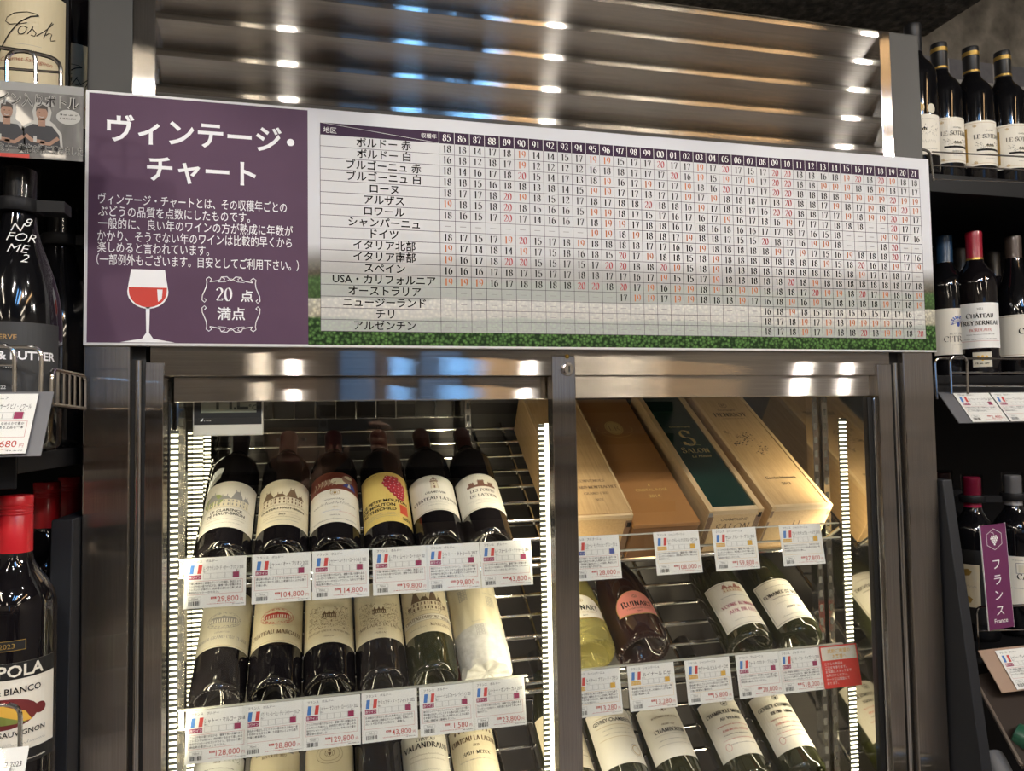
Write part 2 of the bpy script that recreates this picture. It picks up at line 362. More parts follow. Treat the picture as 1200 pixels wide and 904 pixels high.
SLAB = noise_col(mat('dark_sprayed_concrete', rough=.95), 42, [(.32, (.02, .018, .015)), (.5, (.06, .053, .042)), (.72, (.14, .125, .10))], 10, bump=1., dist=.02)
CEIL = mat('dark_ceiling_paint', (.09, .085, .08), .8); FLOOR = noise_col(mat('store_floor', rough=.35), 3, [(.3, (.30, .27, .24)), (.7, (.40, .36, .32))])
WALLF = mat('store_wall_paint', (.42, .39, .35), .8)
def structure(name, a, b, m):
    return tag(MB().box(a, b, m).build(name), kind='structure')
YB = .70
structure('floor', (-3.4, -6.2, -.05), (3.4, YB + .1, 0), FLOOR)
structure('ceiling', (-3.4, -6.2, 3.0), (3.4, YB + .1, 3.1), CEIL)
zb = at(1092, 66, YB).z
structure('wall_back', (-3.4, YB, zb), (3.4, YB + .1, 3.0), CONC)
structure('trim_1', (-3.4, YB, 0), (3.4, YB + .1, zb), BRICK)                    # the grey brick below the concrete
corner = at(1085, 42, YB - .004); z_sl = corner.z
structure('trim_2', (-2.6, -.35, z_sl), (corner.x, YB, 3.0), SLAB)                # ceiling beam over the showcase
structure('wall_left', (-3.5, -6.2, 0), (-3.4, YB, 3.0), WALLF)
structure('wall_right', (3.4, -6.2, 0), (3.5, YB, 3.0), WALLF)
def front_wall():
    w = MB(); xs = [(-3.4, .10), (.50, .86), (1.34, 3.4)]
    for a, b in xs: w.box((a, -6.3, 0), (b, -6.2, 3.0), WALLF)
    for a, b in ((.10, .50), (.86, 1.34)): w.box((a, -6.3, 2.7), (b, -6.2, 3.0), WALLF); w.box((a, -6.3, 0), (b, -6.2, 1.72), WALLF)
    tag(w.build('wall_front'), kind='structure')
    for i, (a, b) in enumerate(((.10, .50), (.86, 1.34))):
        fr = MB(); fr.box((a, -6.27, 1.72), (a + .04, -6.21, 2.7), BLACKM); fr.box((b - .04, -6.27, 1.72), (b, -6.21, 2.7), BLACKM); fr.box((a, -6.27, 1.72), (b, -6.21, 1.76), BLACKM); fr.box((a, -6.27, 2.66), (b, -6.21, 2.7), BLACKM)
        o = tag(fr.build('window_%d' % (i + 1)), kind='structure')
        MB().box((a + .04, -6.25, 1.76), (b - .04, -6.24, 2.66), MATS.get('daylight') or glow('daylight', (.22, .50, 1.0), WINDOW)).build('window_pane', o)
front_wall()
for i, z in enumerate((.62, 1.02, 1.30, 1.62)): structure('trim_%d' % (i + 3), (-3.4, -6.2, z), (3.4, -5.9, z + .10), BLACKM)   # dark boards added along the far wall, to band the steel's reflections

# ------------------------------------------------------------------ lamps behind the viewer, with fill lamps added
LENS = glow('spot_lens', (1., .94, .86), SPOT); TUBEM = glow('fill_lamp_tube', (1., .86, .68), FLUOR); TUBEW = glow('warm_lamp_tube', (1., .62, .30), FLUOR * .5)
def spot_lamp(x, y, z, tgt, label):
    z = 1.55 + .415 * (D - y)
    d = (Vector(tgt) - Vector((x, y, z))).normalized(); q = d.to_track_quat('-Z', 'Y').to_matrix().to_4x4()
    r = empty('track_spotlight', (x, y, z), label, 'spotlight', 'track spotlights on the ceiling')
    M = q
    h = MB(); h.lathe([(.02, .11), (.030, .10), (.030, -.012), (.027, -.012), (.025, 0), (.012, .0)], BLACKM, 28, M); h.build('lamp_housing', r, smooth=True)
    e = MB(); e.face([M @ Vector((.0235 * cos(-a), .0235 * sin(-a), -.002)) for a in [2 * pi * i / 24 for i in range(24)]], LENS); e.build('lens', r)
    s = MB(); s.tube([(0, 0, .05), (0, 0, 3.0 - z)], .008, BLACKM); s.build('stem', r)
def sx(px, S, py=100):                                     # where a lamp S metres in front of the showcase stands to mirror at pixel px
    x = at(px, py, 0).x; return x * (1 + S / D)
spot_lamp(sx(338, 1.5), -1.5, 2.62, (sx(338, 1.5) * .4, 0, 1.5), 'black ceiling spotlight straight behind the viewer')
spot_lamp(sx(640, 1.3), -1.3, 2.62, (.25, 0, 1.5), 'black ceiling spotlight right behind the viewer')
spot_lamp(sx(985, 1.25), -1.25, 2.62, (.65, 0, 1.5), 'black ceiling spotlight farthest right of the track')
spot_lamp(-1.0, -1.4, 2.62, (-.3, 0, 1.6), 'added black fill spotlight aimed at the black shelf unit')  # extra lamp, added only to raise the light on this side
spot_lamp(sx(338, 2.2), -2.2, 2.62, (.0, 0, 1.75), 'added black fill spotlight nearest the dark shelf unit')  # added for brightness; its streak falls on the nearer spot's streak
spot_lamp(sx(640, 2.1), -2.1, 2.62, (.3, 0, 1.75), 'added black fill spotlight aimed at the chart board')  # added for more light, lined up with the middle spot's streak
spot_lamp(sx(985, 1.9), -1.9, 2.62, (.9, 0, 1.75), 'added black fill spotlight aimed past the showcase')  # added for more light, lined up with the rightmost spot's streak
spot_lamp(2.1, -1.4, 2.62, (1.4, .3, 1.8), 'added black fill spotlight aimed at the farther shelves')  # extra lamp added to brighten the far right
def long_lamp(x, y0, y1, m, label, k=1.):
    r = empty('ceiling_lamp', (x, (y0 + y1) / 2, 2.9), label, 'ceiling lamp', 'long ceiling lamps')
    b = MB(); b.box((x - .06 * k, y0, 2.91), (x + .06 * k, y1, 2.998), BLACKM); b.build('lamp_body', r, r.location)
    b = MB(); b.box((x - .045 * k, y0 + .02, 2.895), (x + .045 * k, y1 - .02, 2.912), m); b.build('diffuser', r, r.location)
long_lamp(sx(597, 2.6), -3.2, -2.0, TUBEW, 'long warm ceiling lamp in the middle')
long_lamp(sx(865, 1.9), -2.6, -1.4, TUBEW, 'long warm ceiling lamp on the far side')
spot_lamp(-.40, -.60, 2.62, (-.08, -1.2, 1.5), 'added black fill spotlight aimed at the person, dark unit side')  # added to light the face so its reflection shows in the glass
spot_lamp(.28, -.60, 2.62, (0, -1.2, 1.5), 'added black fill spotlight aimed at the person, brick wall side')  # second lamp added for the person's reflection
TUBEB = glow('daylight_lamp_tube', (.20, .50, 1.), FLUOR * 1.1)
long_lamp(sx(476, 2.6), -3.3, -2.1, TUBEB, 'narrow bluish ceiling lamp nearest the dark shelf side', .55); long_lamp(sx(545, 2.6), -3.3, -2.1, TUBEB, 'narrow bluish ceiling lamp, middle one of three', .4); long_lamp(sx(560, 2.6), -3.3, -2.1, TUBEB, 'narrow bluish ceiling lamp beside the warm one', .5)
long_lamp(-1.3, -3.4, -1.6, TUBEM, 'added long white fill lamp near the dark shelf side')  # added fill, gives the steel a brighter room to mirror
long_lamp(-2.4, -5.9, -4.4, TUBEM, 'added long white fill lamp in the far corner'); long_lamp(-.5, -5.9, -4.4, TUBEM, 'added long white fill lamp near the shop windows'); long_lamp(2.7, -5.9, -4.4, TUBEM, 'added long white fill lamp in the opposite corner')  # added to wash the far wall that the steel mirrors
long_lamp(1.9, -4.6, -3.0, TUBEM, 'added long white fill lamp far behind')  # added likewise to brighten the mirrored room

# ------------------------------------------------------------------ the showcase
XL, XR, ZT = -.276, .923, at(1085, 42, 0).z
TH = radians(35); UP = Vector((0, -sin(TH), cos(TH))); AX = Vector((0, cos(TH), sin(TH)))
ROWS = [1.325, 1.131, .908]; YC = .178                      # height of the three sloping shelves at their front, and its depth
RAIL = [1.377, 1.181, .962]                                # top of the price cards
ZH = 1.580                                                 # underside of the door headers
case = empty('wine_showcase', (.32, .3, 0), 'tall stainless steel wine showcase with two glass sliding doors and louvred top', 'showcase')
def part(mb, name, parent=case, smooth=False, bevel=0): return mb.build(name, parent, case.location, smooth, bevel=bevel)
for a, b in ((XL, -.226), (.868, XR)):
    part(MB().box((a, 0, 0), (b, .03, 1.70), STZ), 'side_pillar', bevel=.0015); part(MB().box((a, .001, 1.70), (b, .03, ZT), mat('grey_painted_steel', (.035, .034, .031), .5, .2)), 'upper_side_panel', bevel=.0015)
for a, b in ((-.226, -.211), (.853, .868)):
    x = (a + b) / 2
    t = MB(); t.box((a, .012, 0), (b, .03, 1.66), GASK); t.tube([(x, .010, 0), (x, .010, 1.63)], .0042, CHROME, 12); part(t, 'pillar_trim', smooth=True)
for a, b in ((-.211, -.1905), (.828, .853)):
    part(MB().box((a, .008, 0), (b, .035, 1.628), STZ), 'door_jamb', bevel=.001)
body = MB()
body.box((XL, .03, 0), (XL + .004, .64, ZT), STZ); body.box((XR - .004, .03, 0), (XR, .64, ZT), STZ); body.box((XL, .63, 0), (XR, .64, ZT), BLACKM); body.box((XL, .03, ZT - .004), (XR, .64, ZT), STX)
body.box((XL + .004, .30, 1.72), (XR - .004, .31, ZT - .01), BLACKM); body.box((XL + .004, .03, 0), (XR - .004, .6, .25), BLACKM)
part(body, 'cabinet_body')
part(MB().box((-.206, .012, 1.612), (.853, .034, 1.70), STX), 'header_fascia')
# louvred grille
for a, b in ((-.226, -.200), (.848, .868)): part(MB().box((a, 0, 1.665), (b, .025, ZT), STZ), 'grille_frame', bevel=.001)
z0 = 1.966
for i in range(-6, 8):
    z = z0 + .0462 * i
    if z + .006 > ZT + .003: break
    b = MB(); b.prism([(.0008, z - .0060), (.0022, z - .0066), (.026, z - .040), (.0275, z - .039), (.005, z - .004), (.012, z + .0040), (.0095, z + .0055)] + [(.0060 + .0058 * cos(radians(a)), z - .0006 + .0060 * sin(radians(a))) for a in (100, 115, 130, 145, 160, 172, 184)], -.200, .848, STX)
    part(b, 'louvre_blade', smooth=True)
# inner lining
def lining(a, b, name, m=MIRROR): part(MB().box(a, b, m), name)
lining((-.210, .06, .25), (-.206, .60, 1.75), 'side_lining'); lining((.872, .05, .25), (.876, .60, 1.75), 'side_lining')
DIM = mat('dull_steel_lining', (.045, .042, .04), .3, .8)
lining((-.206, .585, .25), (.872, .59, 1.75), 'back_lining', DIM); lining((-.206, .06, 1.72), (.872, .59, 1.73), 'top_lining', DIM)
# wire grid hanging before the back lining, as the photo shows between the necks
wg = MB()
for i in range(12): wg.tube([(-.18 + i * .04, .57, 1.56), (-.18 + i * .04, .57, 1.71)], .0016, CHROME, 6)
for i in range(4): wg.tube([(-.18, .574, 1.56 + i * .04), (.28, .574, 1.56 + i * .04)], .0016, CHROME, 6)
part(wg, 'wire_grid')
# slotted uprights that carry the shelves
for x, y in ((-.197, .17), (-.197, .5), (.275, .5), (.862, .22), (.862, .5)):
    u = MB(); u.box((x - .006, y - .009, .3), (x + .006, y + .009, 1.70), CHROME)
    for i in range(48): u.box((x - .003, y - .0094, .5 + i * .025), (x + .003, y - .008, .512 + i * .025), GASK)
    part(u, 'shelf_upright')
RAILE = mat('bright_rail_edge', (.70, .70, .62), .25, trans=.3)  # pale colour paints in the lit edges of the clear rail
for r, zs in enumerate(ROWS):
    s = MB(); n = 9
    for k in range(n):
        q = Vector((0, YC, zs)) + AX * (.012 + .045 * k) - UP * .004
        s.tube([(-.192, q.y, q.z), (.828, q.y, q.z)], .003, CHROME, 8)
    for x in (-.190, .10, .285, .345, .58, .826):
        a = Vector((x, YC, zs)) - UP * .010 - AX * .004; b = a + AX * .40
        s.tube([a, b], .004, CHROME, 8)
    a = Vector((0, YC, zs)) - AX * .004 - UP * .002
    s.tube([(-.192, a.y, a.z), (.828, a.y, a.z)], .004, CHROME, 8)
    for x in (-.190, .285, .345, .826): s.tube([(x, a.y, a.z), (x, .106, RAIL[r] - .012)], .003, CHROME, 8)
    sh = part(s, 'wire_shelf', smooth=True)
    pr = MB()
    for x0, x1 in ((-.190, .285), (.345, .820)):
        pr.box((x0, .1015, RAIL[r] - .026), (x1, .106, RAIL[r] - .004), ACRYL); pr.box((x0, .0985, RAIL[r] - .028), (x1, .108, RAIL[r] - .0262), RAILE); pr.box((x0, .1010, RAIL[r] - .0048), (x1, .1062, RAIL[r] - .0030), RAILE)
    pr.build('price_rail', sh, case.location)
# light strips: warm diodes in a dark channel
LEDM = glow('led_diode', (1., .88, .62), LED * .62); LEDF = glow('led_cover_glow', (1., .93, .66), 4.5); LEDL = glow('led_bare_line', (1., .90, .68), 9.0); LEDF.cycles.emission_sampling = 'NONE'; LEDC = mat('strip_channel', (.10, .10, .085), .4); DIFF = mat('strip_cover', (.7, .68, .55), .3)
def strip(x, y, w, z0=.32, z1=1.545, line=False, rear=True):
    s = MB(); sd = -1 if x < .3 else 1                       # the channel's outer side
    s.box((x - w / 2, y, z0), (x + w / 2, y + .002, z1), LEDC); s.box((x + sd * w / 2 - .0006, y, z0), (x + sd * w / 2 + .0006, y + .006, z1), LEDC)
    k = z0
    while k < z1 - .004:
        s.box((x - w / 2 + .0005, y - .0012, k), (x + w / 2 - .0005, y + .0002, k + (.0030 if not line else .0026)), LEDF)   # light leaking through the cover
        k += .0072
    if rear: s.face([(x + w / 2 - .002, y + .0034, z0), (x - w / 2 + .002, y + .0034, z0), (x - w / 2 + .002, y + .0034, z1), (x + w / 2 - .002, y + .0034, z1)], LEDM)   # the lit side faces into the case
    if line: s.box((x + w * .12, y - .0016, z0), (x + w * .5, y + .0001, z1), LEDL)
    return part(s, 'light_strip')
xa = at(198, 620, .07).x; xb = at(209, 620, .07).x; strip((xa + xb) / 2, .07, xb - xa)
xa = at(633, 620, .07).x; xb = at(645, 620, .07).x; strip((xa + xb) / 2, .07, xb - xa, line=True)
xa = at(985, 560, .11).x; xb = at(993.5, 560, .11).x; strip((xa + xb) / 2, .11, xb - xa)
for y, w in ((.31, .016), (.43, .011)): strip(-.206 + w / 2, y, w, rear=False)           # two more strips down the inner side
# sliding doors
def door(xa, xb, y, name, glass_x, fascia_top):
    d = MB(); d.box((xa, y, .30), (xa + .0, y, .30), STX) if 0 else None
    d.box((xa, y, ZH), (xb, y + .014, fascia_top), STX)
    return d
dl = part(MB().box((-.1855, .040, ZH), (.309, .054, 1.6125), STX), 'sliding_door', bevel=.0012)
part(MB().box((-.1918, .0465, .3), (.3165, .0495, ZH), GLASS), 'door_glass', dl)
part(MB().box((-.1945, .038, .3), (-.1918, .056, ZH - .004), CHROME).box((-.1918, .0455, .3), (-.1903, .054, ZH), GASK), 'door_edge', dl, bevel=.001)
part(MB().box((.311, .042, .3), (.317, .056, ZH), GASK), 'door_seal', dl)
dr = part(MB().box((.337, .0185, ZH), (.8285, .032, 1.627), STX), 'sliding_door', bevel=.0012)
part(MB().box((.337, .0225, .3), (.826, .0255, ZH), GLASS), 'door_glass', dr)
part(MB().box((.303, .0105, .3), (.337, .034, 1.639), STZ), 'door_stile', dr, bevel=.0012)
part(MB().box((.818, .0205, .3), (.8255, .032, ZH - .002), GASK).box((.8255, .016, .3), (.8325, .034, ZH - .004), CHROME), 'door_edge', dr, bevel=.001)
lk = at(665, 433, .0105); lock = MB()
Mx = Matrix.Translation(lk) @ Matrix.Rotation(pi / 2, 4, 'X')
lock.lathe([(.0001, .008), (.0068, .008), (.0072, .0055), (.0084, .005), (.0094, .003), (.0096, 0)], CHROME, 32, Mx); lock.box((lk.x - .0012, lk.y - .0084, lk.z - .0045), (lk.x + .0012, lk.y - .0076, lk.z + .0045), GASK)
part(lock, 'door_lock', dr, True)
sc = at(664.5, 418, .0105); b = MB(); b.lathe([(.0001, .0008), (.0022, .0008), (.003, .0005), (.0032, 0)], mat('brass', (.62, .42, .08), .3, .9), 20, Matrix.Translation(sc) @ Matrix.Rotation(pi / 2, 4, 'X')); part(b, 'brass_screw', dr, True)

# ------------------------------------------------------------------ the vintage chart sign
sb = at(97.5, 404.5, -.012); SW = at(1097.5, 412.5, -.012).x - sb.x; SH = at(100, 105, -.012).z - sb.z
sign = empty('vintage_chart_sign', (sb.x, -.002, sb.z), 'wide purple and white vintage chart board fixed across the showcase front', 'sign')
MB().box((0, -.010, 0), (SW, .002, SH), mat('foam_board', (.66, .66, .66), .5)).build('board', sign)
PURP = mat('purple_print', (.095, .055, .105), .5, spec=.12); DPURP = mat('dark_purple_print', (.045, .022, .05), .5, spec=.12)
nz = noise_col(PURP, 5, [(.3, (.092, .052, .088)), (.7, (.118, .066, .112))], 4)
def photo(name, wash):
    m = mat(name, rough=.5, spec=.12); ns, ln, p = nodes(m)
    tc = node(m, 'ShaderNodeTexCoord'); sp = node(m, 'ShaderNodeSeparateXYZ'); ln.new(tc.outputs['Object'], sp.inputs[0])
    nz1 = node(m, 'ShaderNodeTexNoise', Scale=9, Detail=5); ln.new(tc.outputs['Object'], nz1.inputs['Vector'])
    ma = node(m, 'ShaderNodeMath', operation='MULTIPLY_ADD'); ma.inputs[1].default_value = .022; ln.new(nz1.outputs['Fac'], ma.inputs[0]); ln.new(sp.outputs['Z'], ma.inputs[2])
    dv = node(m, 'ShaderNodeMath', operation='DIVIDE'); dv.inputs[1].default_value = .2; ln.new(ma.outputs[0], dv.inputs[0])
    r = ramp(m, [(0, (.045, .10, .03)), (.235, (.075, .15, .05)), (.255, (.42, .38, .30)), (.36, (.55, .52, .45)), (.375, (.05, .09, .03)), (.49, (.07, .13, .045)), (.52, (.10, .085, .06)), (.60, (.22, .21, .19)), (.70, (.60, .61, .63)), (1, (.64, .65, .68))])
    ln.new(dv.outputs[0], r.inputs[0])
    # leaves of the hedge and roofs of the village
    v = node(m, 'ShaderNodeTexVoronoi', Scale=230); ln.new(tc.outputs['Object'], v.inputs['Vector'])
    rl = ramp(m, [(0, (2.2, 2.4, 1.6)), (.35, (1.1, 1.1, .9)), (.7, (.15, .2, .15))]); ln.new(v.outputs['Distance'], rl.inputs[0])
    mm = node(m, 'ShaderNodeMixRGB', blend_type='MULTIPLY'); ln.new(r.outputs[0], mm.inputs[1]); ln.new(rl.outputs[0], mm.inputs[2])
    rf = ramp(m, [(0, (1, 1, 1)), (.22, (.9, .9, .9)), (.25, (.35, .35, .35)), (.5, (.35, .35, .35)), (.6, (.0, .0, .0))]); ln.new(dv.outputs[0], rf.inputs[0]); ln.new(rf.outputs[0], mm.inputs[0])
    w = node(m, 'ShaderNodeMixRGB'); w.inputs[0].default_value = wash; w.inputs[2].default_value = (.64, .64, .63, 1); ln.new(mm.outputs[0], w.inputs[1])
    ln.new(w.outputs[0], p.inputs['Base Color']); return m
PH = photo('vineyard_photo_print', 0.); PHW = photo('washed_vineyard_photo_print', .60)
def suv(px, py):
    q = at(px, py, -.0125); return q.x - sb.x, q.z - sb.z
sfn = lambda u, v, l: (u, -.0101 - .00022 * l, v)
xp = suv(361, 300)[0]
q = MB(); P = Print(q, sfn); P.rect(.0035, .003, xp, SH - .003, PURP, 0); q.build('title_panel', sign)
q = MB(); P = Print(q, sfn); P.rect(xp, .0025, SW, SH, PH, 0); q.build('vineyard_photo', sign)
q = MB(); P = Print(q, sfn)
def stext(t, px0, px1, py, h, bold, m=WHITEI):
    u0, v = suv(px0, py); u1 = suv(px1, py)[0]; P.text(t, (u0 + u1) / 2, v, h, m, 'c', None, bold, 1)
    return
TW = mat('title_white_ink', (.84, .84, .86), .5)
def fitted(t, px0, py0, px1, py1, bold, m=TW):
    """a line whose ink fills the box between two image corners, laid flat on the board"""
    V, Fc, x0, x1 = textmesh(t, bold); u0, v0 = suv(px0, py0); u1, v1 = suv(px1, py1)
    ys = [y for x, y in V]; y0, y1 = min(ys), max(ys); b = len(q.v)
    for x, y in V: q.v.append(sfn(u0 + (x - x0) / (x1 - x0) * (u1 - u0), v0 + (y - y0) / (y1 - y0) * (v1 - v0), 1))
    q.f += [tuple(b + i for i in f) for f in Fc]; q.m += [q.mi(m)] * len(Fc)
fitted('ヴィンテージ', 125, 166, 330, 148, .020); fitted('チャート', 172, 213, 300, 191, .020)
u, v = suv(340.5, 167); P.ell(u, v, .0045, .0045, TW)
q.build('title_text', sign)
q = MB(); P = Print(q, sfn)
for t, px0, px1, py in (('ヴィンテージ・チャートとは、その収穫年ごとの', 115, 336, 234), ('ぶどうの品質を点数にしたものです。', 115, 293, 248.5), ('一般的に、良い年のワインの方が熟成に年数が', 115, 343, 263), ('かかり、そうでない年のワインは比較的早くから', 114, 342, 277.5), ('楽しめると言われています。', 114, 245, 291), ('（一部例外もございます。目安としてご利用下さい。）', 113, 350, 305.5)):
    u0, v0 = suv(px0, py); u1, v1 = suv(px1, py); P.text(t, u0, suv(115, py)[1] - .0035, .0125, TW, 'l', u1 - u0, .004, 1, em=True)
q.build('explanation_text', sign)
# printed wine glass
q = MB(); P = Print(q, sfn); GLR = mat('printed_red_wine', (.56, .035, .02), .5)
u, v = suv(173.5, 316); u2, vb = suv(173, 402); gw = .0225; hgt = v - vb
bowl = [(u - gw * .82, v), (u - gw * .97, v - .25 * hgt)] + [(u + gw * cos(radians(a)), v - .30 * hgt + .235 * hgt * sin(radians(a))) for a in range(180, 361, 12)] + [(u + gw * .97, v - .25 * hgt), (u + gw * .82, v)]
P.poly(bowl, TW, 1)
P.poly([(u - .0022, v - .5 * hgt), (u - .0016, vb + .012)] + [(u - .006, vb + .005), (u - .03, vb + .0005), (u + .03, vb + .0005), (u + .006, vb + .005)] + [(u + .0016, vb + .012), (u + .0022, v - .5 * hgt)], TW, 1)
P.poly([(u - gw * .93, v - .245 * hgt), (u + gw * .93, v - .245 * hgt)] + [(u + gw * .92 * cos(radians(a)), v - .30 * hgt + .215 * hgt * sin(radians(a))) for a in range(360, 179, -12)], GLR, 2)
P.poly([(u + gw * .45, v - .27 * hgt), (u + gw * .72, v - .27 * hgt), (u + gw * .68, v - .40 * hgt), (u + gw * .5, v - .44 * hgt)], TW, 3)
q.build('glass_picture', sign)
# scrolled badge
q = MB(); P = Print(q, sfn); u, v = suv(271, 357); k = .034
for sx_ in (1, -1):
    for sy_ in (1, -1):
        c = lambda pts: [(u + sx_ * a * k, v + sy_ * b * k) for a, b in pts]
        P.line(c([(0, .86), (.15, 1.0), (.34, .98), (.38, .88), (.5, .84), (.72, .80)]), .0010, TW); P.line(c([(.72, .80), (.66, .9), (.75, .97), (.84, .9), (.82, .78), (.84, .62), (.92, .42), (.97, .3)]), .0010, TW)
        P.line(c([(.97, .3), (.98, .14), (.9, .06), (.84, .14), (.9, .2)]), .0009, TW); P.line(c([(.34, .98), (.22, .92), (.26, .84)]), .0008, TW); P.line(c([(0, .93), (.2, .82), (.45, .80)]), .0006, TW)
P.serif('20', u - .0085, v + .0045, .0155, TW, wt=.17, l=1); P.text('点', u + .018, v + .005, .0135, TW, 'c', None, .012, 1, em=True); P.text('満点', u, v - .0175, .0145, TW, 'c', None, .012, 1, em=True)
q.build('points_badge', sign)
# the table
tu0, tv1 = suv(375, 145.5); tu1 = suv(1084.5, 380)[0]; tv0 = (suv(377, 389)[1] + suv(1086, 396.5)[1]) / 2; tv1 = (tv1 + suv(1080, 197)[1]) / 2
tc0 = suv(516, 300)[0]; nrow = 17; hh = .0155; rh = (tv1 - hh - tv0) / nrow; cw = (tu1 - tc0) / 37
q = MB(); P = Print(q, sfn); P.rect(tu0, tv0, tu1, tv1 - hh, PHW, 1); q.build('table_ground', sign)
q = MB(); P = Print(q, sfn); P.rect(tu0, tv1 - hh, tu1, tv1, DPURP, 1)
for i in range(38): P.rect(tc0 + cw * i - .0003, tv1 - hh, tc0 + cw * i + .0003, tv1, WHITEI, 2)
P.line([(tu0, tv1), (tc0, tv1 - hh)], .0004, WHITEI, 2); P.text('地区', tu0 + .004, tv1 - hh + .003, .0075, WHITEI, 'l', em=True); P.text('収穫年', tc0 - .003, tv1 - .0095, .0062, WHITEI, 'r', em=True)
for i in range(37): P.serif('%02d' % ((85 + i) % 100), tc0 + cw * (i + .5), tv1 - hh + .0035, .0088, WHITEI, wt=.17, l=2, fit=cw * .72)
q.build('year_header', sign)
q = MB(); P = Print(q, sfn); GRID = mat('table_line_ink', (.06, .04, .06), .6)
for i in range(nrow + 1): P.rect(tu0, tv0 + rh * i - .0003, tu1, tv0 + rh * i + .0003, GRID, 2)
for x in [tu0] + [tc0 + cw * i for i in range(38)]: P.rect(x - .00028, tv0, x + .00028, tv1 - hh, GRID, 2)
q.build('table_lines', sign)
REG = ['ボルドー 赤', 'ボルドー 白', 'ブルゴーニュ 赤', 'ブルゴーニュ 白', 'ローヌ', 'アルザス', 'ロワール', 'シャンパーニュ', 'ドイツ', 'イタリア北部', 'イタリア南部', 'スペイン', 'USA・カリフォルニア', 'オーストラリア', 'ニュージーランド', 'チリ', 'アルゼンチン']
q = MB(); P = Print(q, sfn)
for i, t in enumerate(REG): P.text(t, (tu0 + tc0) / 2 + .004, tv1 - hh - rh * (i + 1) + rh * .20, rh * .80, INK, 'c', None, .012, 3, em=True)
q.build('region_names', sign)
SCORES = '''18 18 14 17 18 19 14 14 15 17 19 19 15 17 17 20 17 17 19 17 20 17 15 17 20 20 18 18 16 18 19 20 18 20 19 18 18
16 18 12 18 17 19 12 12 12 12 16 18 18 17 17 17 20 16 19 15 19 17 19 17 20 20 18 18 19 19 19 18 18 19 18 17 17
18 14 16 17 18 20 15 14 17 13 18 19 16 17 19 17 17 19 18 16 20 17 17 17 20 20 18 18 18 18 19 19 19 19 20 19 19
18 18 15 16 18 18 13 18 14 15 19 19 17 17 18 17 17 19 17 19 18 18 18 17 18 20 18 18 17 19 18 17 19 18 19 20 19
18 17 17 18 20 19 18 15 12 17 18 17 18 18 20 18 18 16 19 17 18 18 17 16 20 20 18 18 17 17 19 18 19 19 20 19 17
19 18 15 18 20 18 15 16 16 15 19 19 18 17 15 17 16 17 16 17 19 16 17 18 16 19 17 17 17 18 18 18 - - 20 17 17
18 16 15 17 20 17 14 16 16 17 18 19 19 17 18 18 16 17 18 16 18 16 16 17 17 18 17 16 15 18 - - - 19 19 17 16
- - - - - - - - - - 19 19 18 19 18 18 17 19 18 18 17 15 15 20 18 17 16 19 19 18 - - - 18 20 - -
18 17 15 17 19 20 15 17 18 19 18 18 18 18 17 17 16 16 19 18 18 18 18 18 19 17 19 17 15 16 19 18 18 18 20 17 16
19 17 14 18 14 19 17 15 18 16 18 15 20 17 19 18 18 15 18 19 18 18 18 18 18 18 18 18 19 15 18 20 16 18 19 17 19
19 16 17 18 20 20 15 15 17 15 17 20 20 18 18 20 19 15 18 19 18 18 18 18 18 18 18 18 18 15 18 19 17 17 18 17 -
16 16 16 17 18 17 15 17 17 18 18 17 17 16 17 19 15 15 17 19 18 18 18 18 18 20 18 19 18 18 18 18 18 18 18 17 18
19 19 19 16 17 18 18 18 18 20 20 18 20 17 19 16 19 19 18 19 18 19 19 18 18 18 17 20 19 19 18 20 17 19 18 16 19
- - - - - - - - - - - - 17 19 19 17 19 19 18 18 18 19 17 16 18 19 16 19 16 18 18 18 18 19 17 18 19
- - - - - - - - - - - - - - - - - - - - - - - 16 18 19 18 15 18 18 16 16 15 17 17 16 -
- - - - - - - - - - - - - - - - - - - - - - - 18 17 18 19 17 19 18 19 19 19 19 17 18 -
- - - - - - - - - - - - - - - - - - - - - - - 18 17 18 19 17 19 18 18 20 18 19 19 18 20'''.split('\n')
ORNG = mat('orange_ink', (.58, .17, .05), .6); DRED = mat('dark_red_ink', (.42, .05, .06), .6)
q = MB(); P = Print(q, sfn); GLY = {}
for r_, row in enumerate(SCORES):
    for c_, t in enumerate(row.split()):
        uu = tc0 + cw * (c_ + .5); vv = tv1 - hh - rh * (r_ + 1) + rh * .21
        if t == '-': P.rect(uu - cw * .2, vv + rh * .27, uu + cw * .2, vv + rh * .32, INKG, 3); continue
        if t not in GLY:
            a = len(q.v); b = len(q.f); P.serif(t, 0, 0, rh * .62, INK, wt=.19, l=3, fit=cw * .66); GLY[t] = (q.v[a:], [tuple(i - a for i in f) for f in q.f[b:]])
            del q.v[a:]; del q.f[b:]; del q.m[b:]
        gv, gf = GLY[t]; b = len(q.v); q.v += [(x + uu, y, z + vv) for x, y, z in gv]; q.f += [tuple(b + i for i in f) for f in gf]
        q.m += [q.mi(ORNG if t == '19' else DRED if t == '20' else INK)] * len(gf)
q.build('score_figures', sign)
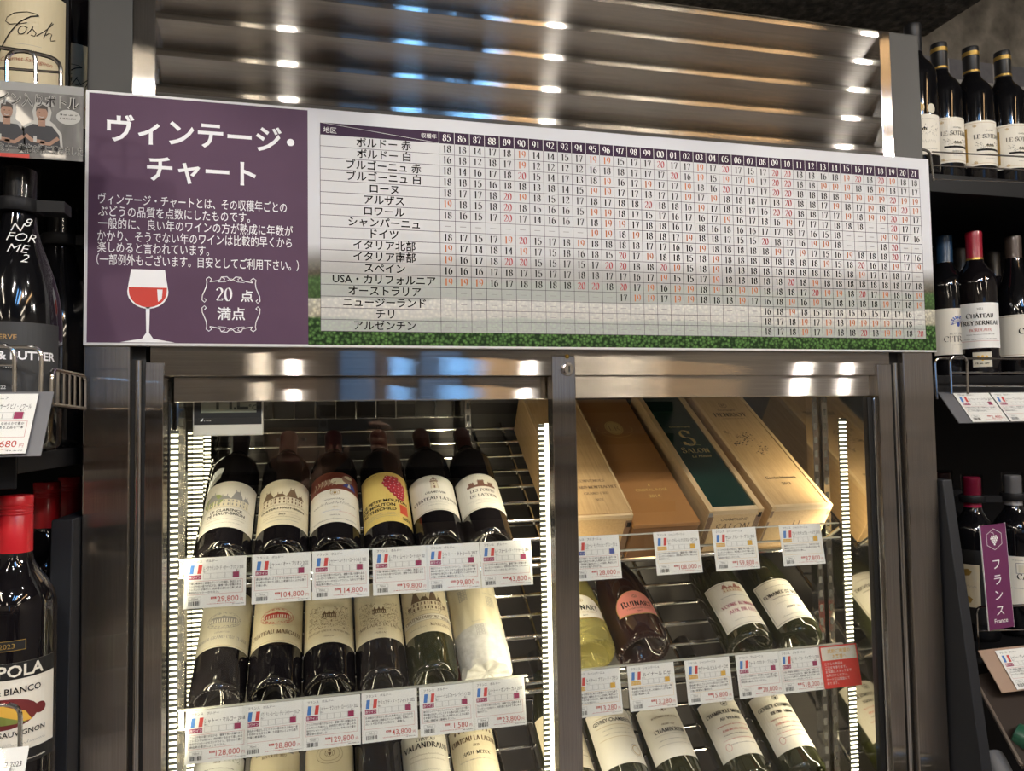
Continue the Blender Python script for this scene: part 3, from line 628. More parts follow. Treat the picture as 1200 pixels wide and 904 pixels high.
# ------------------------------------------------------------------ bottles
def prof(kind):
    if kind == 'bordeaux':
        r, b, n, h = .0375, .190, .0140, .300
        body = [(.0001, .030), (.012, .026), (.022, .012), (.027, .003), (.030, .0006), (.033, .0004), (.036, .003), (r, .008), (r, b), (.0370, b + .008), (.0345, b + .018), (.029, b + .028), (.0215, b + .037), (.0165, b + .046), (n + .0006, b + .056), (n, b + .075), (n, h - .012)]
        top = [(.0001, h - .0005), (.0125, h), (.0148, h - .0012), (.0152, h - .004), (.0152, h - .010), (.0149, h - .013), (.0149, .246), (.0154, .2405), (.0001, .2405)]
    elif kind == 'burgundy':
        r, b, n, h = .0410, .130, .0142, .298
        body = [(.0001, .034), (.013, .029), (.024, .013), (.030, .003), (.033, .0006), (.0365, .0004), (.0395, .003), (r, .009), (r, b), (.0402, b + .015), (.038, b + .032), (.0335, b + .052), (.0275, b + .071), (.0215, b + .089), (.0172, b + .105), (.0150, b + .122), (n, b + .140), (n, h - .012)]
        top = [(.0001, h - .0005), (.0125, h), (.0150, h - .0012), (.0154, h - .004), (.0152, h - .012), (.0150, .235), (.0156, .229), (.0001, .229)]
    elif kind == 'champagne':
        r, b, n, h = .0450, .105, .0150, .295
        body = [(.0001, .040), (.015, .034), (.027, .015), (.033, .003), (.0365, .0006), (.040, .0004), (.0435, .003), (r, .010), (r, b), (.0445, b + .012), (.042, b + .030), (.0375, b + .050), (.031, b + .072), (.0245, b + .092), (.019, b + .112), (.0165, b + .13), (n, b + .15), (n, h - .012)]
        top = [(.0001, h - .0005), (.013, h), (.0170, h - .002), (.0178, h - .007), (.0172, h - .022), (.0163, h - .030), (.0170, .225), (.0195, .203), (.0001, .203)]
    else:                                                       # claret bottle with a long screw cap
        r, b, n, h = .0378, .196, .0142, .312
        body = [(.0001, .012), (.022, .008), (.030, .001), (.034, .0004), (.0365, .003), (r, .008), (r, b), (.0372, b + .008), (.0345, b + .018), (.029, b + .028), (.0215, b + .038), (.0168, b + .048), (n + .0006, b + .058), (n, b + .07), (n, h - .012)]
        top = [(.0001, h), (.0146, h), (.0153, h - .001), (.0153, h - .009), (.0149, h - .0095), (.0149, h - .0105), (.0153, h - .011)] + [p for k in range(3) for p in ((.0153, h - .013 - .003 * k), (.0148, h - .0138 - .003 * k), (.0153, h - .0146 - .003 * k))] + [(.0153, .264), (.0153, .254), (.0001, .254)]
    return r, body, top, h
BM = {}
def bottle_mesh(kind, gm, cm):
    k = (kind, gm.name)
    if k not in BM:
        r, body, top, h = prof(kind); mb = MB(); mb.lathe(body, gm, 48)
        n = 44; rr = body[4][0] + .0028                          # the knurled ring under the heel
        for i in range(n):
            a = 2 * pi * i / n; c = Vector((rr * cos(a), rr * sin(a), .0006)); q = .0011
            M = Matrix.Translation(c) @ Matrix.Rotation(a, 4, 'Z'); mb.box((-.0016, -.0008, -.0012), (.0016, .0008, .001), gm, M)
        o = mb.build('glass_body', smooth=True); BM[k] = o.data; bpy.data.objects.remove(o)
    k2 = (kind, 'cap', cm.name)
    if k2 not in BM:
        r, body, top, h = prof(kind); mb = MB(); mb.lathe(top, cm, 36); o = mb.build('capsule', smooth=True); BM[k2] = o.data; bpy.data.objects.remove(o)
    return BM[k], BM[k2]
def lying(x, row, r, s=0., roll=0., th=TH, kind=None):
    """a bottle laid on a sloping shelf, its foot towards the viewer"""
    c = Vector((x, YC, ROWS[row])) + AX * s + UP * r
    return Matrix.Translation(c) @ Matrix.Rotation(-(pi / 2 - th), 4, 'X') @ Matrix.Rotation(radians(roll), 4, 'Z')
def bottle(kind, gm, cm, mw, label, group=None, lab=None, ring=None, tagcap=None):
    r = prof(kind)[0]; root = empty('wine_bottle', None, label, 'wine bottle', group, mw=mw)
    a, b = bottle_mesh(kind, gm, cm)
    link('glass_body', a, root); link('capsule', b, root)
    if ring:
        for z, m in ring: mb = MB(); mb.lathe([(.0150, z - .002), (.0157, z - .002), (.0157, z + .002), (.0150, z + .002)], m, 32); mb.build('capsule_band', root, smooth=True)
    if lab:
        for nm, fn in (lab if isinstance(lab, list) else [('label', lab)]):
            mb = MB(); P = Print(mb, lambda u, v, l: ((r + .0003 + .00028 * l) * sin(u / r), -(r + .0003 + .00028 * l) * cos(u / r), v), split=.0045)
            fn(P); mb.build(nm, root)
    if tagcap:
        h = prof(kind)[3]; mb = MB(); mb.lathe([(.0001, h + .004), (.018, h + .004), (.0185, h + .002), (.0185, h - .040), (.0165, h - .040), (.0165, h - .001), (.0001, h - .001)], CLEARP, 32); mb.build('security_cap', root, smooth=True)
        mb = MB(); mb.lathe([(.0168, h - .048), (.0215, h - .048), (.0225, h - .046), (.0225, h - .036), (.0215, h - .034), (.0168, h - .034)], BLACKM, 36); mb.box((.012, -.011, h - .047), (.046, .011, h - .035), BLACKM)
        mb.build('security_collar', root, smooth=True)
    return root
# ---- label pictures
def base(P, w, v0, v1, m, corner=0): P.rect(-w / 2, v0, w / 2, v1, m, 0)
def manor(P, u, v, w, h, m, m2, seed=1):
    """old stone manor with steep roofs"""
    r = random.Random(seed)
    P.rect(u - w / 2, v, u + w / 2, v + h * .45, m2, 1)
    for a, b, hh in ((-.5, -.22, .95), (-.22, .08, .70), (.08, .34, 1.0), (.34, .5, .72)):
        x0, x1 = u + a * w, u + b * w
        P.rect(x0, v, x1, v + h * .5, m2, 1); P.poly([(x0 - .001, v + h * .48), (x1 + .001, v + h * .48), (x1 - (x1 - x0) * .32, v + h * hh), (x0 + (x1 - x0) * .32, v + h * hh)], m, 2)
        P.rect(x0, v, x0 + .0004, v + h * .5, m, 2)
        for k in range(2): P.rect(x0 + (x1 - x0) * (.3 + .35 * k), v + h * hh, x0 + (x1 - x0) * (.36 + .35 * k), v + h * (hh + .12), m, 2)
        n = max(2, int((x1 - x0) / .005))
        for k in range(n):
            for j in range(2):
                a_ = x0 + (x1 - x0) * (k + .3) / n; P.rect(a_, v + h * (.08 + .22 * j), a_ + (x1 - x0) * .36 / n, v + h * (.22 + .22 * j), m, 2)
    P.line([(u - w * .55, v), (u + w * .55, v)], .0004, m, 2)
def hedge_view(P, u, v, w, h, m, seed=1, n=620):
    """an engraved park view made of short strokes"""
    r = random.Random(seed)
    for i in range(n):
        a = r.uniform(-.5, .5); b = r.random()
        if b > .55 and abs(a) < .22 * (1.4 - b): continue
        x, y = u + a * w, v + b * h * (.8 + .2 * abs(a) * 2); q = r.uniform(.0010, .0028)
        P.line([(x, y), (x + r.uniform(-1, 1) * q, y + r.uniform(.1, 1) * q)], .00055, m, 1)
    P.rect(u - w * .16, v + h * .42, u + w * .16, v + h * .60, m, 1)
    for k in range(7): P.rect(u - w * .15 + k * w * .044, v + h * .44, u - w * .132 + k * w * .044, v + h * .54, CREAM, 2)
    for k in (-.1, .0, .1): P.poly([(u + k * w - .002, v + h * .6), (u + k * w + .002, v + h * .6), (u + k * w, v + h * .72)], m, 1)
def oval_house(P, u, v, w, h, m):
    """columned facade in an oval wreath"""
    P.ring(u, v, w / 2, h / 2, .0005, m, 1)
    P.rect(u - w * .40, v - h * .14, u + w * .40, v + h * .12, m, 1)
    for k in range(12): P.rect(u - w * .385 + k * w * .067, v - h * .13, u - w * .355 + k * w * .067, v + h * .08, IVORY, 2)
    P.poly([(u - w * .16, v + h * .12), (u + w * .16, v + h * .12), (u, v + h * .30)], m, 1); P.poly([(u - w * .38, v + h * .12), (u + w * .38, v + h * .12), (u + w * .30, v + h * .22), (u - w * .30, v + h * .22)], m, 1)
    r = random.Random(3)
    for k in range(110):
        t = r.uniform(0, 360); q = r.uniform(.78, .98); x, y = u + cos(radians(t)) * w / 2 * q, v + sin(radians(t)) * h / 2 * q
        if abs(y - v) > h * .12 or abs(x - u) > w * .36: P.rect(x - .0006, y - .0004, x + .0006, y + .0005, m, 2)
def tower(P, u, v, w, h, m, m2, lion=True):
    P.poly([(u - w / 2, v), (u + w / 2, v), (u + w * .40, v + h * .62), (u - w * .40, v + h * .62)], m2, 1); P.rect(u - w * .5, v + h * .60, u + w * .5, v + h * .70, m, 2)
    P.rect(u - w * .4, v + h * .70, u + w * .4, v + h * .76, m2, 1)
    for k in (-1, 0, 1): P.rect(u + k * w * .3 - w * .09, v + h * .76, u + k * w * .3 + w * .09, v + h * .84, m, 2)
    P.rect(u - w * .1, v, u + w * .1, v + h * .22, m, 2); P.rect(u - w * .07, v + h * .36, u + w * .07, v + h * .48, m, 2)
    P.line([(u - w * .44, v), (u - w * .36, v + h * .62)], .0004, m, 2); P.line([(u + w * .44, v), (u + w * .36, v + h * .62)], .0004, m, 2)
    if lion: P.poly([(u - w * .2, v + h * .84), (u + w * .25, v + h * .84), (u + w * .2, v + h * .98), (u - w * .05, v + h * 1.02), (u - w * .2, v + h * .95)], m, 2)
def flourish(P, u, v, w, m):
    for s in (-1, 1): P.line([(u, v), (u + s * w * .2, v + w * .06), (u + s * w * .35, v), (u + s * w * .5, v + w * .05)], .0004, m, 1)
def crest(P, u, v, w, m):
    P.ring(u, v, w * .3, w * .36, .0005, m, 1); P.poly([(u - w * .18, v + w * .16), (u + w * .18, v + w * .16), (u + w * .14, v - w * .1), (u, v - w * .25), (u - w * .14, v - w * .1)], m, 1)
    for s in (-1, 1):
        P.line([(u + s * w * .3, v - w * .3), (u + s * w * .5, v - w * .05), (u + s * w * .45, v + w * .25)], .0007, m, 1); P.ell(u + s * w * .42, v + w * .32, w * .07, w * .07, m, 1, 10)
    P.poly([(u - w * .16, v + w * .38), (u - w * .16, v + w * .55), (u - w * .06, v + w * .46), (u, v + w * .58), (u + w * .06, v + w * .46), (u + w * .16, v + w * .55), (u + w * .16, v + w * .38)], m, 1)
def grapes(P, u, v, k, m, m2):
    r = random.Random(5); pts = []
    for row, (n, w) in enumerate(((3, .5), (4, .7), (5, .9), (5, .85), (4, .7), (4, .62), (3, .45), (2, .25))):
        for i in range(n):
            x = u + k * (.5 * w * (2 * (i + .5) / n - 1)) * 1.3 + row * k * .05; y = v - row * k * .20 + r.uniform(-.03, .03) * k
            P.ell(x, y, k * .145, k * .145, m2, 1, 14); P.ell(x - k * .01, y + k * .01, k * .115, k * .115, m, 2, 14); P.ell(x - k * .04, y + k * .05, k * .03, k * .03, WHITEI, 3, 8)
LW = .098
def edge(P, w, v0, v1, m, d=.003): P.frame(-w / 2 + d, v0 + d, w / 2 - d, v1 - d, .0005, m, 1)
def lab_manor(house_m, lines, mat_=IVORY, v0=.034, v1=.136, tint=None, seed=1):
    def f(P):
        base(P, LW, v0, v1, mat_)
        if tint: P.ell(-.022, v0 + .062, .016, .014, tint, 1)
        manor(P, 0, v0 + .044, .064, .034, house_m, CREAM, seed); P.rect(-LW / 2 + .002, v0 + .042, LW / 2 - .002, v0 + .0425, house_m, 1)
        for t, dv, h in lines: P.text(t, 0, v0 + dv, h, INK, 'c', .076, .022, 2)
        P.script(0, v0 + .016, .058, .0022, INKBR, seed); P.small(0, v0 + .009, .05, .0014, INKG, seed + 3); P.script(0, v0 + .0265, .05, .0030, INKBR, seed + 8, lw=.0004) if len(lines) == 2 and lines[1][0] == '2022' else None; P.line([(-.012, v0 + .022), (-.03, v0 + .022)], .0003, INKBR); P.line([(.012, v0 + .022), (.03, v0 + .022)], .0003, INKBR)
    return f
def lab_art(P):
    v0, v1 = .034, .150; base(P, LW, v0, v0 + .075, IVORY); P.rect(-LW / 2, v0 + .075, LW / 2, v1, REDBR, 0)
    for k, c in ((0, IVORY),):                                   # a loose reclining shape on the dark field
        P.ell(-.012, v0 + .092, .014, .006, SKIN, 1); P.ell(.006, v0 + .094, .012, .008, CREAM, 1); P.ell(.020, v0 + .101, .0085, .0095, SKIN, 2); P.ell(.022, v0 + .106, .007, .004, CREAM, 3)
        P.poly([(.012, v0 + .083), (.036, v0 + .081), (.032, v0 + .093), (.02, v0 + .094)], NAVY, 1); P.poly([(.020, v0 + .083), (.026, v0 + .083), (.023, v0 + .093)], IVORY, 3)
    for k in range(7): P.line([(-.034 + k * .006, v0 + .083), (-.030 + k * .006, v0 + .090), (-.032 + k * .006, v0 + .098)], .0007, CREAM, 2)
    crest(P, 0, v0 + .066, .014, INKGOLD); P.script(0, v0 + .050, .030, .0050, INK, 2, lw=.0008); P.script(0, v0 + .040, .070, .0058, INK, 3, lw=.0008)
    P.serif('2022', 0, v0 + .031, .0034, INKGOLD); P.script(-.006, v0 + .025, .03, .002, INKB, 5); P.script(.02, v0 + .022, .03, .0022, INKR, 6); P.serif('PAUILLAC', 0, v0 + .014, .0024, INK); P.script(0, v0 + .006, .07, .0030, INK, 8, lw=.0006)
def lab_yellow(P):
    v0, v1 = .030, .146; base(P, LW, v0, v1, YELP); P.small(-.028, v1 - .006, .03, .0016, INK, 4)
    grapes(P, .010, v1 - .014, .032, mat('printed_grape_red', (.50, .025, .04), .5), mat('printed_grape_shade', (.18, .01, .05), .5))
    for i, t in enumerate(('LE PETIT MOUTON', 'DE MOUTON', 'ROTHSCHILD')): P.text(t, -.043, v0 + .044 - i * .0095, .0066, INK, 'l', .086 if i == 0 else .058, .03, 2)
    P.rect(.018, v0 + .020, .033, v0 + .041, mat('orange_red_ink', (.66, .09, .04), .5), 2); P.text('2021', .027, v0 + .008, .0058, INK, 'c', None, .03, 2, slant=.2)
    for i in range(3): P.small(-.012, v0 + .018 - i * .0035, .056, .0013, INKG, 10 + i)
def lab_tower(name, pic, v0=.050, v1=.134):
    def f(P):
        base(P, LW, v0, v1, IVORY); edge(P, LW, v0, v1, INKBR, .002)
        if pic == 'one': tower(P, 0, v0 + .052, .013, .026, mat('sepia_ink', (.20, .09, .06), .6), CREAM)
        else:
            for d, w, h in ((-.016, .010, .012), (0, .012, .017), (.016, .010, .012)): tower(P, d, v0 + .054, w, h, MATS['sepia_ink'], MATS['sepia_ink'], False)
            P.rect(-.024, v0 + .052, .024, v0 + .057, MATS['sepia_ink'], 1)
        for t, dv, h in name: P.serif(t, 0, v0 + dv, h, INK, fit=.085, wt=.20)
        P.line([(-.02, v0 + .018), (.02, v0 + .018)], .0003, INKG); P.small(0, v0 + .012, .03, .0015, INKG, 3); P.small(0, v0 + .020, .06, .0012, INKG, 5)
    return f
def lab_oval(m, paper, lines, v0=.068, v1=.175):
    def f(P):
        base(P, LW, v0, v1, paper); edge(P, LW, v0, v1, INKGOLD, .0025)
        oval_house(P, 0, v0 + .049, .050, .030, m)
        for t, dv, h, b in lines: P.serif(t, 0, v0 + dv, h, INKBR if m is INKR else INKG, fit=.080, wt=.17, bend=b)
        P.small(0, v0 + .031, .012, .0014, INKG, 4)
    return f
def lab_park(lines, v0=.060, v1=.170, seed=2):
    def f(P):
        base(P, LW, v0, v1, CREAM); hedge_view(P, 0, v0 + .028, .066, .046, INKBR, seed)
        for t, dv, h in lines: P.serif(t, 0, v0 + dv, h, INKBR, fit=.078, wt=.18)
    return f
def lab_scroll(P):
    v0, v1 = .064, .170; base(P, LW, v0, v1, CREAM); r = random.Random(11); manor(P, 0, v0 + .042, .05, .04, INKBR, CREAM, 4); hedge_view(P, -.03, v0 + .036, .02, .03, INKBR, 8, 60); hedge_view(P, .03, v0 + .036, .02, .03, INKBR, 9, 60)
    P.poly([(-.046, v0 + .020), (.046, v0 + .026), (.046, v0 + .037), (-.046, v0 + .031)], IVORY, 2); P.line([(-.046, v0 + .020), (.046, v0 + .026)], .0004, INKBR, 3); P.line([(-.046, v0 + .031), (.046, v0 + .037)], .0004, INKBR, 3)
    P.serif('CHATEAU DURFORT-VIVENS', 0, v0 + .025, .0058, INKBR, fit=.08, wt=.17, l=4); P.serif('MARGAUX', .018, v0 + .011, .0055, INKBR, wt=.17, l=2); P.script(-.02, v0 + .010, .03, .004, INKBR, 6)
def lab_plain(paper, lines, v0, v1, w=LW, em=None, rim=None, band=None):
    """lines: (text, v, height, ink, font, fit)"""
    def f(P):
        base(P, w, v0, v1, paper)
        if rim: edge(P, w, v0, v1, rim, .003)
        if band: P.rect(-w / 2, v0 + band[0], w / 2, v0 + band[1], band[2], 1)
        for t, dv, h, m, ft, fit in lines:
            if ft == 's': P.serif(t, 0, v0 + dv, h, m, fit=fit, wt=.215)
            elif ft == 'b': P.text(t, 0, v0 + dv, h, m, 'c', fit, .025)
            elif ft == 't': P.text(t, 0, v0 + dv, h, m, 'c', fit)
            elif ft == 'w': P.script(0, v0 + dv, fit, h, m, int(dv * 1e4))
            elif ft == 'd': P.small(0, v0 + dv, fit, h, m, int(dv * 1e4))
            elif ft == 'l': P.line([(-fit / 2, v0 + dv), (fit / 2, v0 + dv)], h, m)
        if em: em(P, v0)
    return f
RT = .0613                                                      # how far the upper rim of a claret foot stands above the shelf
def rx(px, py): return at(px, py, .132).x
XT1 = [-.1413, -.0625, .0135, .0925, .1685, .2445]; XT2 = [-.149, -.0725, .004, .080, .156]
# upper tier, behind the left door
GRP = 'claret bottles on the upper tier'
T1 = [(258, 642), (331, 636), (393.5, 636), (460, 633), (521, 630), (578, 625)]
bottle('bordeaux', GD, CDARK, lying(XT1[0], 0, .0375), 'dark wine bottle whose cream label shows a grey manor with a green tree, upper tier', GRP, lab_manor(INKG, [('LE CLARENCE', .0335, .0054), ('DE HAUT-BRION', .0260, .0054)], tint=mat('tree_green_ink', (.30, .36, .12), .6), seed=2))
bottle('bordeaux', GD, CWINE, lying(XT1[1], 0, .0375), 'dark wine bottle whose cream label shows a brown manor with pointed roofs, upper tier', GRP, lab_manor(INKBR, [('CHATEAU HAUT-BRION', .0335, .0046), ('2022', .0205, .0036)], CREAM, seed=3))
bottle('bordeaux', GD, CWINE, lying(XT1[2], 0, .0375), 'dark wine bottle with a red-brown picture band above its cream label', GRP, lab_art)
bottle('bordeaux', GD, CWINE, lying(XT1[3], 0, .0375), 'dark wine bottle with a yellow label and a red bunch of grapes', GRP, lab_yellow)
bottle('bordeaux', GD, CBROWN, lying(XT1[4], 0, .0375), 'dark wine bottle with a cream label showing one stone tower', GRP, lab_tower([('GRAND VIN', .040, .0046), ('CHATEAU LATOUR', .025, .0068)], 'one'))
bottle('bordeaux', GD, CBROWN, lying(XT1[5], 0, .0375), 'dark wine bottle with a cream label showing a low fort of three towers', GRP, lab_tower([('LES FORTS', .040, .0062), ('DE LATOUR', .028, .0062)], 'three'))
# lower tier
GRP = 'claret bottles on the lower tier'
T2 = [(252, 825), (321, 815), (388, 806), (449, 797), (512, 790)]
bottle('bordeaux', GD, CDARK, lying(XT2[0], 1, .0375), 'dark wine bottle with a silver-grey label and grey oval house', GRP, lab_oval(INKG, SILVP, [('GRAND VIN', .025, .0028, 0), ('PREMIER GRAND CRU CLASSE', .015, .0052, 0)]))
bottle('bordeaux', GD, CWINE, lying(XT2[1], 1, .0375), 'dark wine bottle with a yellow-cream label and red oval house', GRP, lab_oval(INKR, CREAM, [('CHÂTEAU MARGAUX', .016, .0074, 0)]))
bottle('bordeaux', GD, CWINE, lying(XT2[2], 1, .0375), 'dark wine bottle with an engraved park view and two tiny lines of print', GRP, lab_park([('CHATEAU LAFITE ROTHSCHILD', .020, .0036), ('PAUILLAC', .010, .0024)]))
bottle('bordeaux', GD, CBROWN, lying(XT2[3], 1, .0375), 'dark wine bottle with an engraved park view over one bold line of print', GRP, lab_park([('CARRUADES DE LAFITE', .022, .0056), ('2022', .015, .0028), ('PAUILLAC', .008, .0030)], seed=5))
bottle('bordeaux', GOLIVE, CBROWN, lying(XT2[4], 1, .0375), 'olive dark wine bottle whose label has a curling name ribbon', GRP, lab_scroll)
# the wrapped bottle
mw = lying(.2365, 1, .0405); r = empty('wrapped_wine_bottle', None, 'wine bottle wrapped in printed cream tissue paper at the end of the lower tier', 'wine bottle', mw=mw)
WRAP = noise_col(mat('tissue_paper', rough=.75), 60, [(.3, (.60, .54, .38)), (.7, (.74, .68, .50))], 5, (1, 1, .25), bump=.5, dist=.002); WRAPW = noise_col(mat('white_tissue_paper', rough=.8), 90, [(.3, (.46, .45, .41)), (.7, (.60, .59, .55))], 6, bump=.8, dist=.002)
mb = MB(); n = 64; pf = [(.004, .006), (.018, .002), (.034, .001), (.0395, .006), (.040, .03), (.040, .068), (.0405, .07), (.0405, .19), (.038, .205), (.028, .225), (.018, .245), (.015, .30)]
rg = random.Random(4); ph = [rg.uniform(0, 6.28) for _ in range(8)]
for k, (rr, z) in enumerate(pf):
    for i in range(n):
        a = 2 * pi * i / n; w = .0006 * sin(5 * a + ph[0] + 40 * z) + .0005 * sin(11 * a + ph[1] - 60 * z) + (.0012 * sin(7 * a) if k < 3 else 0); mb.v.append(((rr + w) * cos(a), (rr + w) * sin(a), z + (.0015 * sin(9 * a + k) if k < 4 else .004 * sin(a + 1) if k == 6 else 0)))
for k in range(len(pf) - 1):
    for i in range(n):
        j = (i + 1) % n; mb.f.append((k * n + i, k * n + j, k * n + n + j, k * n + n + i)); mb.m.append(mb.mi(WRAPW if k < 5 else WRAP))
mb.f.append(tuple(reversed(range(n)))); mb.m.append(mb.mi(WRAPW)); mb.build('paper_wrap', r, smooth=True)
mb = MB(); P = Print(mb, lambda u, v, l: ((.0418 + .0002 * l) * sin(u / .0412), -(.0418 + .0002 * l) * cos(u / .0412), v), split=.0045)
for u, v, k in ((.014, .100, 1), (-.030, .118, 1), (-.012, .045, .9), (.010, .160, 1)):
    for a in range(3):
        for b in range(4): P.frame(u + a * .0048 * k, v + b * .0055 * k, u + (a + .86) * .0048 * k, v + (b + .82) * .0055 * k, .0006, INKG, 1)
    P.script(u + .006, v + .026, .02, .003, INKG, int(v * 999))
mb.build('wrap_print', r)
# ghosts of a lowest tier whose labels show at the bottom of the picture
GRP = 'claret bottles on the lowest tier'
def lab3(lines, paper=IVORY, em=None, v0=.050, v1=.150): return lab_plain(paper, lines, v0, v1, em=em)
def sealring(P, v0):
    P.ring(0, v0 + .078, .020, .017, .0005, INKBR); P.ring(0, v0 + .078, .015, .0125, .0004, INKBR); crest(P, 0, v0 + .077, .014, INKBR)
bottle('bordeaux', GD, CDARK, lying(rx(240, 985), 2, .0375), 'wine bottle with a white label edged in green, peeping out below the lower cards', GRP, lab3([('2018', .083, .004, INKBR, 's', .03), ('d', .074, .002, INKG, 'd', .05)], PAPER, em=lambda P, v0: hedge_view(P, .02, v0 + .085, .03, .014, mat('leaf_green_ink', (.10, .18, .09), .6), 4, 60)))
bottle('bordeaux', GD, CWINE, lying(rx(315, 977), 2, .0375), 'wine bottle with a cream label and cellar picture below the lower cards', GRP, lab3([('RECOLTE 2022', .082, .0042, INKBR, 's', .05)], CREAM, em=lambda P, v0: (P.rect(-.03, v0 + .09, .03, v0 + .1, INKG, 1),)))
bottle('bordeaux', GD, CWINE, lying(rx(387, 968), 2, .0375), 'wine bottle with a cream label and round brown seal below the lower cards', GRP, lab3([('d', .02, .002, INKBR, 'd', .05)], CREAM, sealring))
bottle('bordeaux', GD, CBLACK, lying(rx(450, 958), 2, .0375), 'unlabelled dark wine bottle in the gap beside a black-lettered neighbour', GRP)
bottle('bordeaux', GD, CWINE, lying(rx(511, 950), 2, .0375), 'wine bottle with an ivory label and large black lettering under the lower cards', GRP, lab3([('CHATEAU', .080, .0050, INK, 's', .06), ('VALANDRAUD', .068, .0090, INK, 's', .078), ('w', .056, .003, INKBR, 'w', .06), ('w', .048, .003, INKBR, 'w', .06), ('w', .030, .003, INKG, 'w', .04)]))
def arcade(P, v0):
    for k in range(9): P.ell(-.032 + k * .008, v0 + .088, .002, .003, INKBR, 1, 10)
bottle('bordeaux', GD, CWINE, lying(rx(573, 942), 2, .0375), 'wine bottle with an ivory label and a row of little trees under the wrapped bottle', GRP, lab3([('CHATEAU LA LAGUNE', .068, .0082, INKBR, 's', .084), ('2020', .058, .0040, INKBR, 's', .03), ('HAUT-MEDOC', .045, .0056, INK, 's', .06), ('d', .036, .0018, INKG, 'd', .06)], CREAM, arcade, .052))
# behind the right door
GRP = 'wines on the lower tier of the right door'
def lab_shield(paper, name, sub, m):
    def f(P):
        Z = -.055
        P.poly([(.036 * cos(radians(a)) * 1.06, Z + .112 + .034 * sin(radians(a))) for a in range(-12, 193, 6)] + [(-.038, Z + .100), (0, Z + .096), (.038, Z + .100)], INKGOLD, 0)
        P.poly([(.0345 * cos(radians(a)) * 1.06, Z + .1125 + .0325 * sin(radians(a))) for a in range(-12, 193, 6)] + [(-.0365, Z + .1015), (0, Z + .0975), (.0365, Z + .1015)], paper, 1)
        P.serif(name, 0, Z + .114, .0115, INK, fit=.058, wt=.22, small=.78); P.serif(sub, 0, Z + .107, .0035, m, fit=.045); P.text('BRUT', 0, Z + .1015, .0026, INK); crest(P, 0, Z + .133, .008, m)
    return f
def lab_shield_high(*a):
    g = lab_shield(*a)
    return g
bottle('champagne', GCLEAR, CGOLD, lying(.402, 1, .045, .010), 'pale yellow sparkling wine bottle half hidden by the middle door stile', GRP, lab_shield(IVORY, 'Ruinart', 'BLANC DE BLANCS', INKGOLD))
bottle('champagne', GROSE, CMAG, lying(.496, 1, .045, .010), 'sparkling rose wine bottle with a rounded pink shield label', GRP, lab_shield(PINKP, 'Ruinart', 'CHAMPAGNE ROSE', INKBR))
def house_top(P, v0): manor(P, 0, v0 + .070, .036, .016, mat('brick_ink', (.36, .14, .10), .6), CREAM, 6)
bottle('burgundy', GOLIVE, CBLACK, lying(.684, 1, .041), 'wine bottle with an ivory label and red-lettered name beside a bold-bordered one', GRP, lab_plain(IVORY, [('d', .060, .0018, INKG, 'd', .06), ('VOSNE-ROMANÉE', .040, .0064, MAROON, 's', .078), ('AUX BRÛLÉES', .027, .0066, MAROON, 's', .06), ('d', .012, .0016, INKG, 'd', .05)], .020, .112, em=house_top, rim=INKG))
bottle('burgundy', GOLIVE, CBLACK, lying(.779, 1, .041), 'wine bottle with a black-bordered ivory label, last on its tier beside the light strip', GRP, lab_plain(IVORY, [('d', .072, .0018, INKG, 'd', .06), ('ROMANÉE-ST-VIVANT', .055, .0066, INK, 's', .082), ('d', .048, .002, INK, 'd', .06), ('w', .037, .0035, INKG, 'w', .05), ('ANNÉE 2020', .024, .004, INK, 's', .03), ('w', .010, .0035, INK, 'w', .06)], .022, .110, rim=INK))
GRP = 'wines on the lowest tier of the right door'
def roundmark(P, v0): P.ring(.024, v0 + .022, .011, .011, .0005, INKBR); P.ring(.024, v0 + .022, .008, .008, .0012, INKGOLD)
def goldcap(P, v0): crest(P, 0, v0 + .085, .012, INKBR)
GL3 = [('d', .01, .0016, INKG, 'd', .05)]
bottle('burgundy', GOLIVE, CBLACK, lying(rx(684, 905), 2, .041), 'sliver of a wine bottle with ruled cream label behind the middle door stile', GRP, lab_plain(CREAM, [('d', .06, .002, INKBR, 'd', .07), ('l', .05, .0006, INKGOLD, 'l', .08), ('l', .03, .0006, INKGOLD, 'l', .08), ('d', .02, .002, INKBR, 'd', .07)], .05, .15))
bottle('burgundy', GOLIVE, CBLACK, lying(rx(748, 905), 2, .041), 'wine bottle with plain ivory label and a round stamp at its corner', GRP, lab_plain(IVORY, [('l', .084, .0006, INKGOLD, 'l', .07), ('GEVREY-CHAMBERTIN', .074, .0068, INK, 'b', .076), ('l', .068, .0005, INKGOLD, 'l', .07), ('d', .060, .0016, INKG, 'd', .05), ('d', .052, .0016, INKG, 'd', .05), ('l', .046, .0005, INKGOLD, 'l', .07)], .046, .146, em=roundmark))
bottle('burgundy', GOLIVE, CBLACK, lying(rx(811, 897), 2, .041), 'wine bottle with an ivory label topped by a small brown crown crest', GRP, lab_plain(IVORY, [('BOUCHARD PERE ET FILS', .070, .0032, INKBR, 's', .05), ('GRAND CRU', .056, .003, INKBR, 's', .03), ('CHAMBERTIN', .044, .0068, INK, 's', .062), ('l', .040, .0004, INKG, 'l', .06), ('d', .030, .0016, INKG, 'd', .05), ('d', .022, .0014, INKG, 'd', .06)], .046, .142, em=goldcap))
def pinkseal(P, v0): crest(P, 0, v0 + .093, .012, INK); P.ring(-.026, v0 + .018, .005, .006, .0006, INKR)
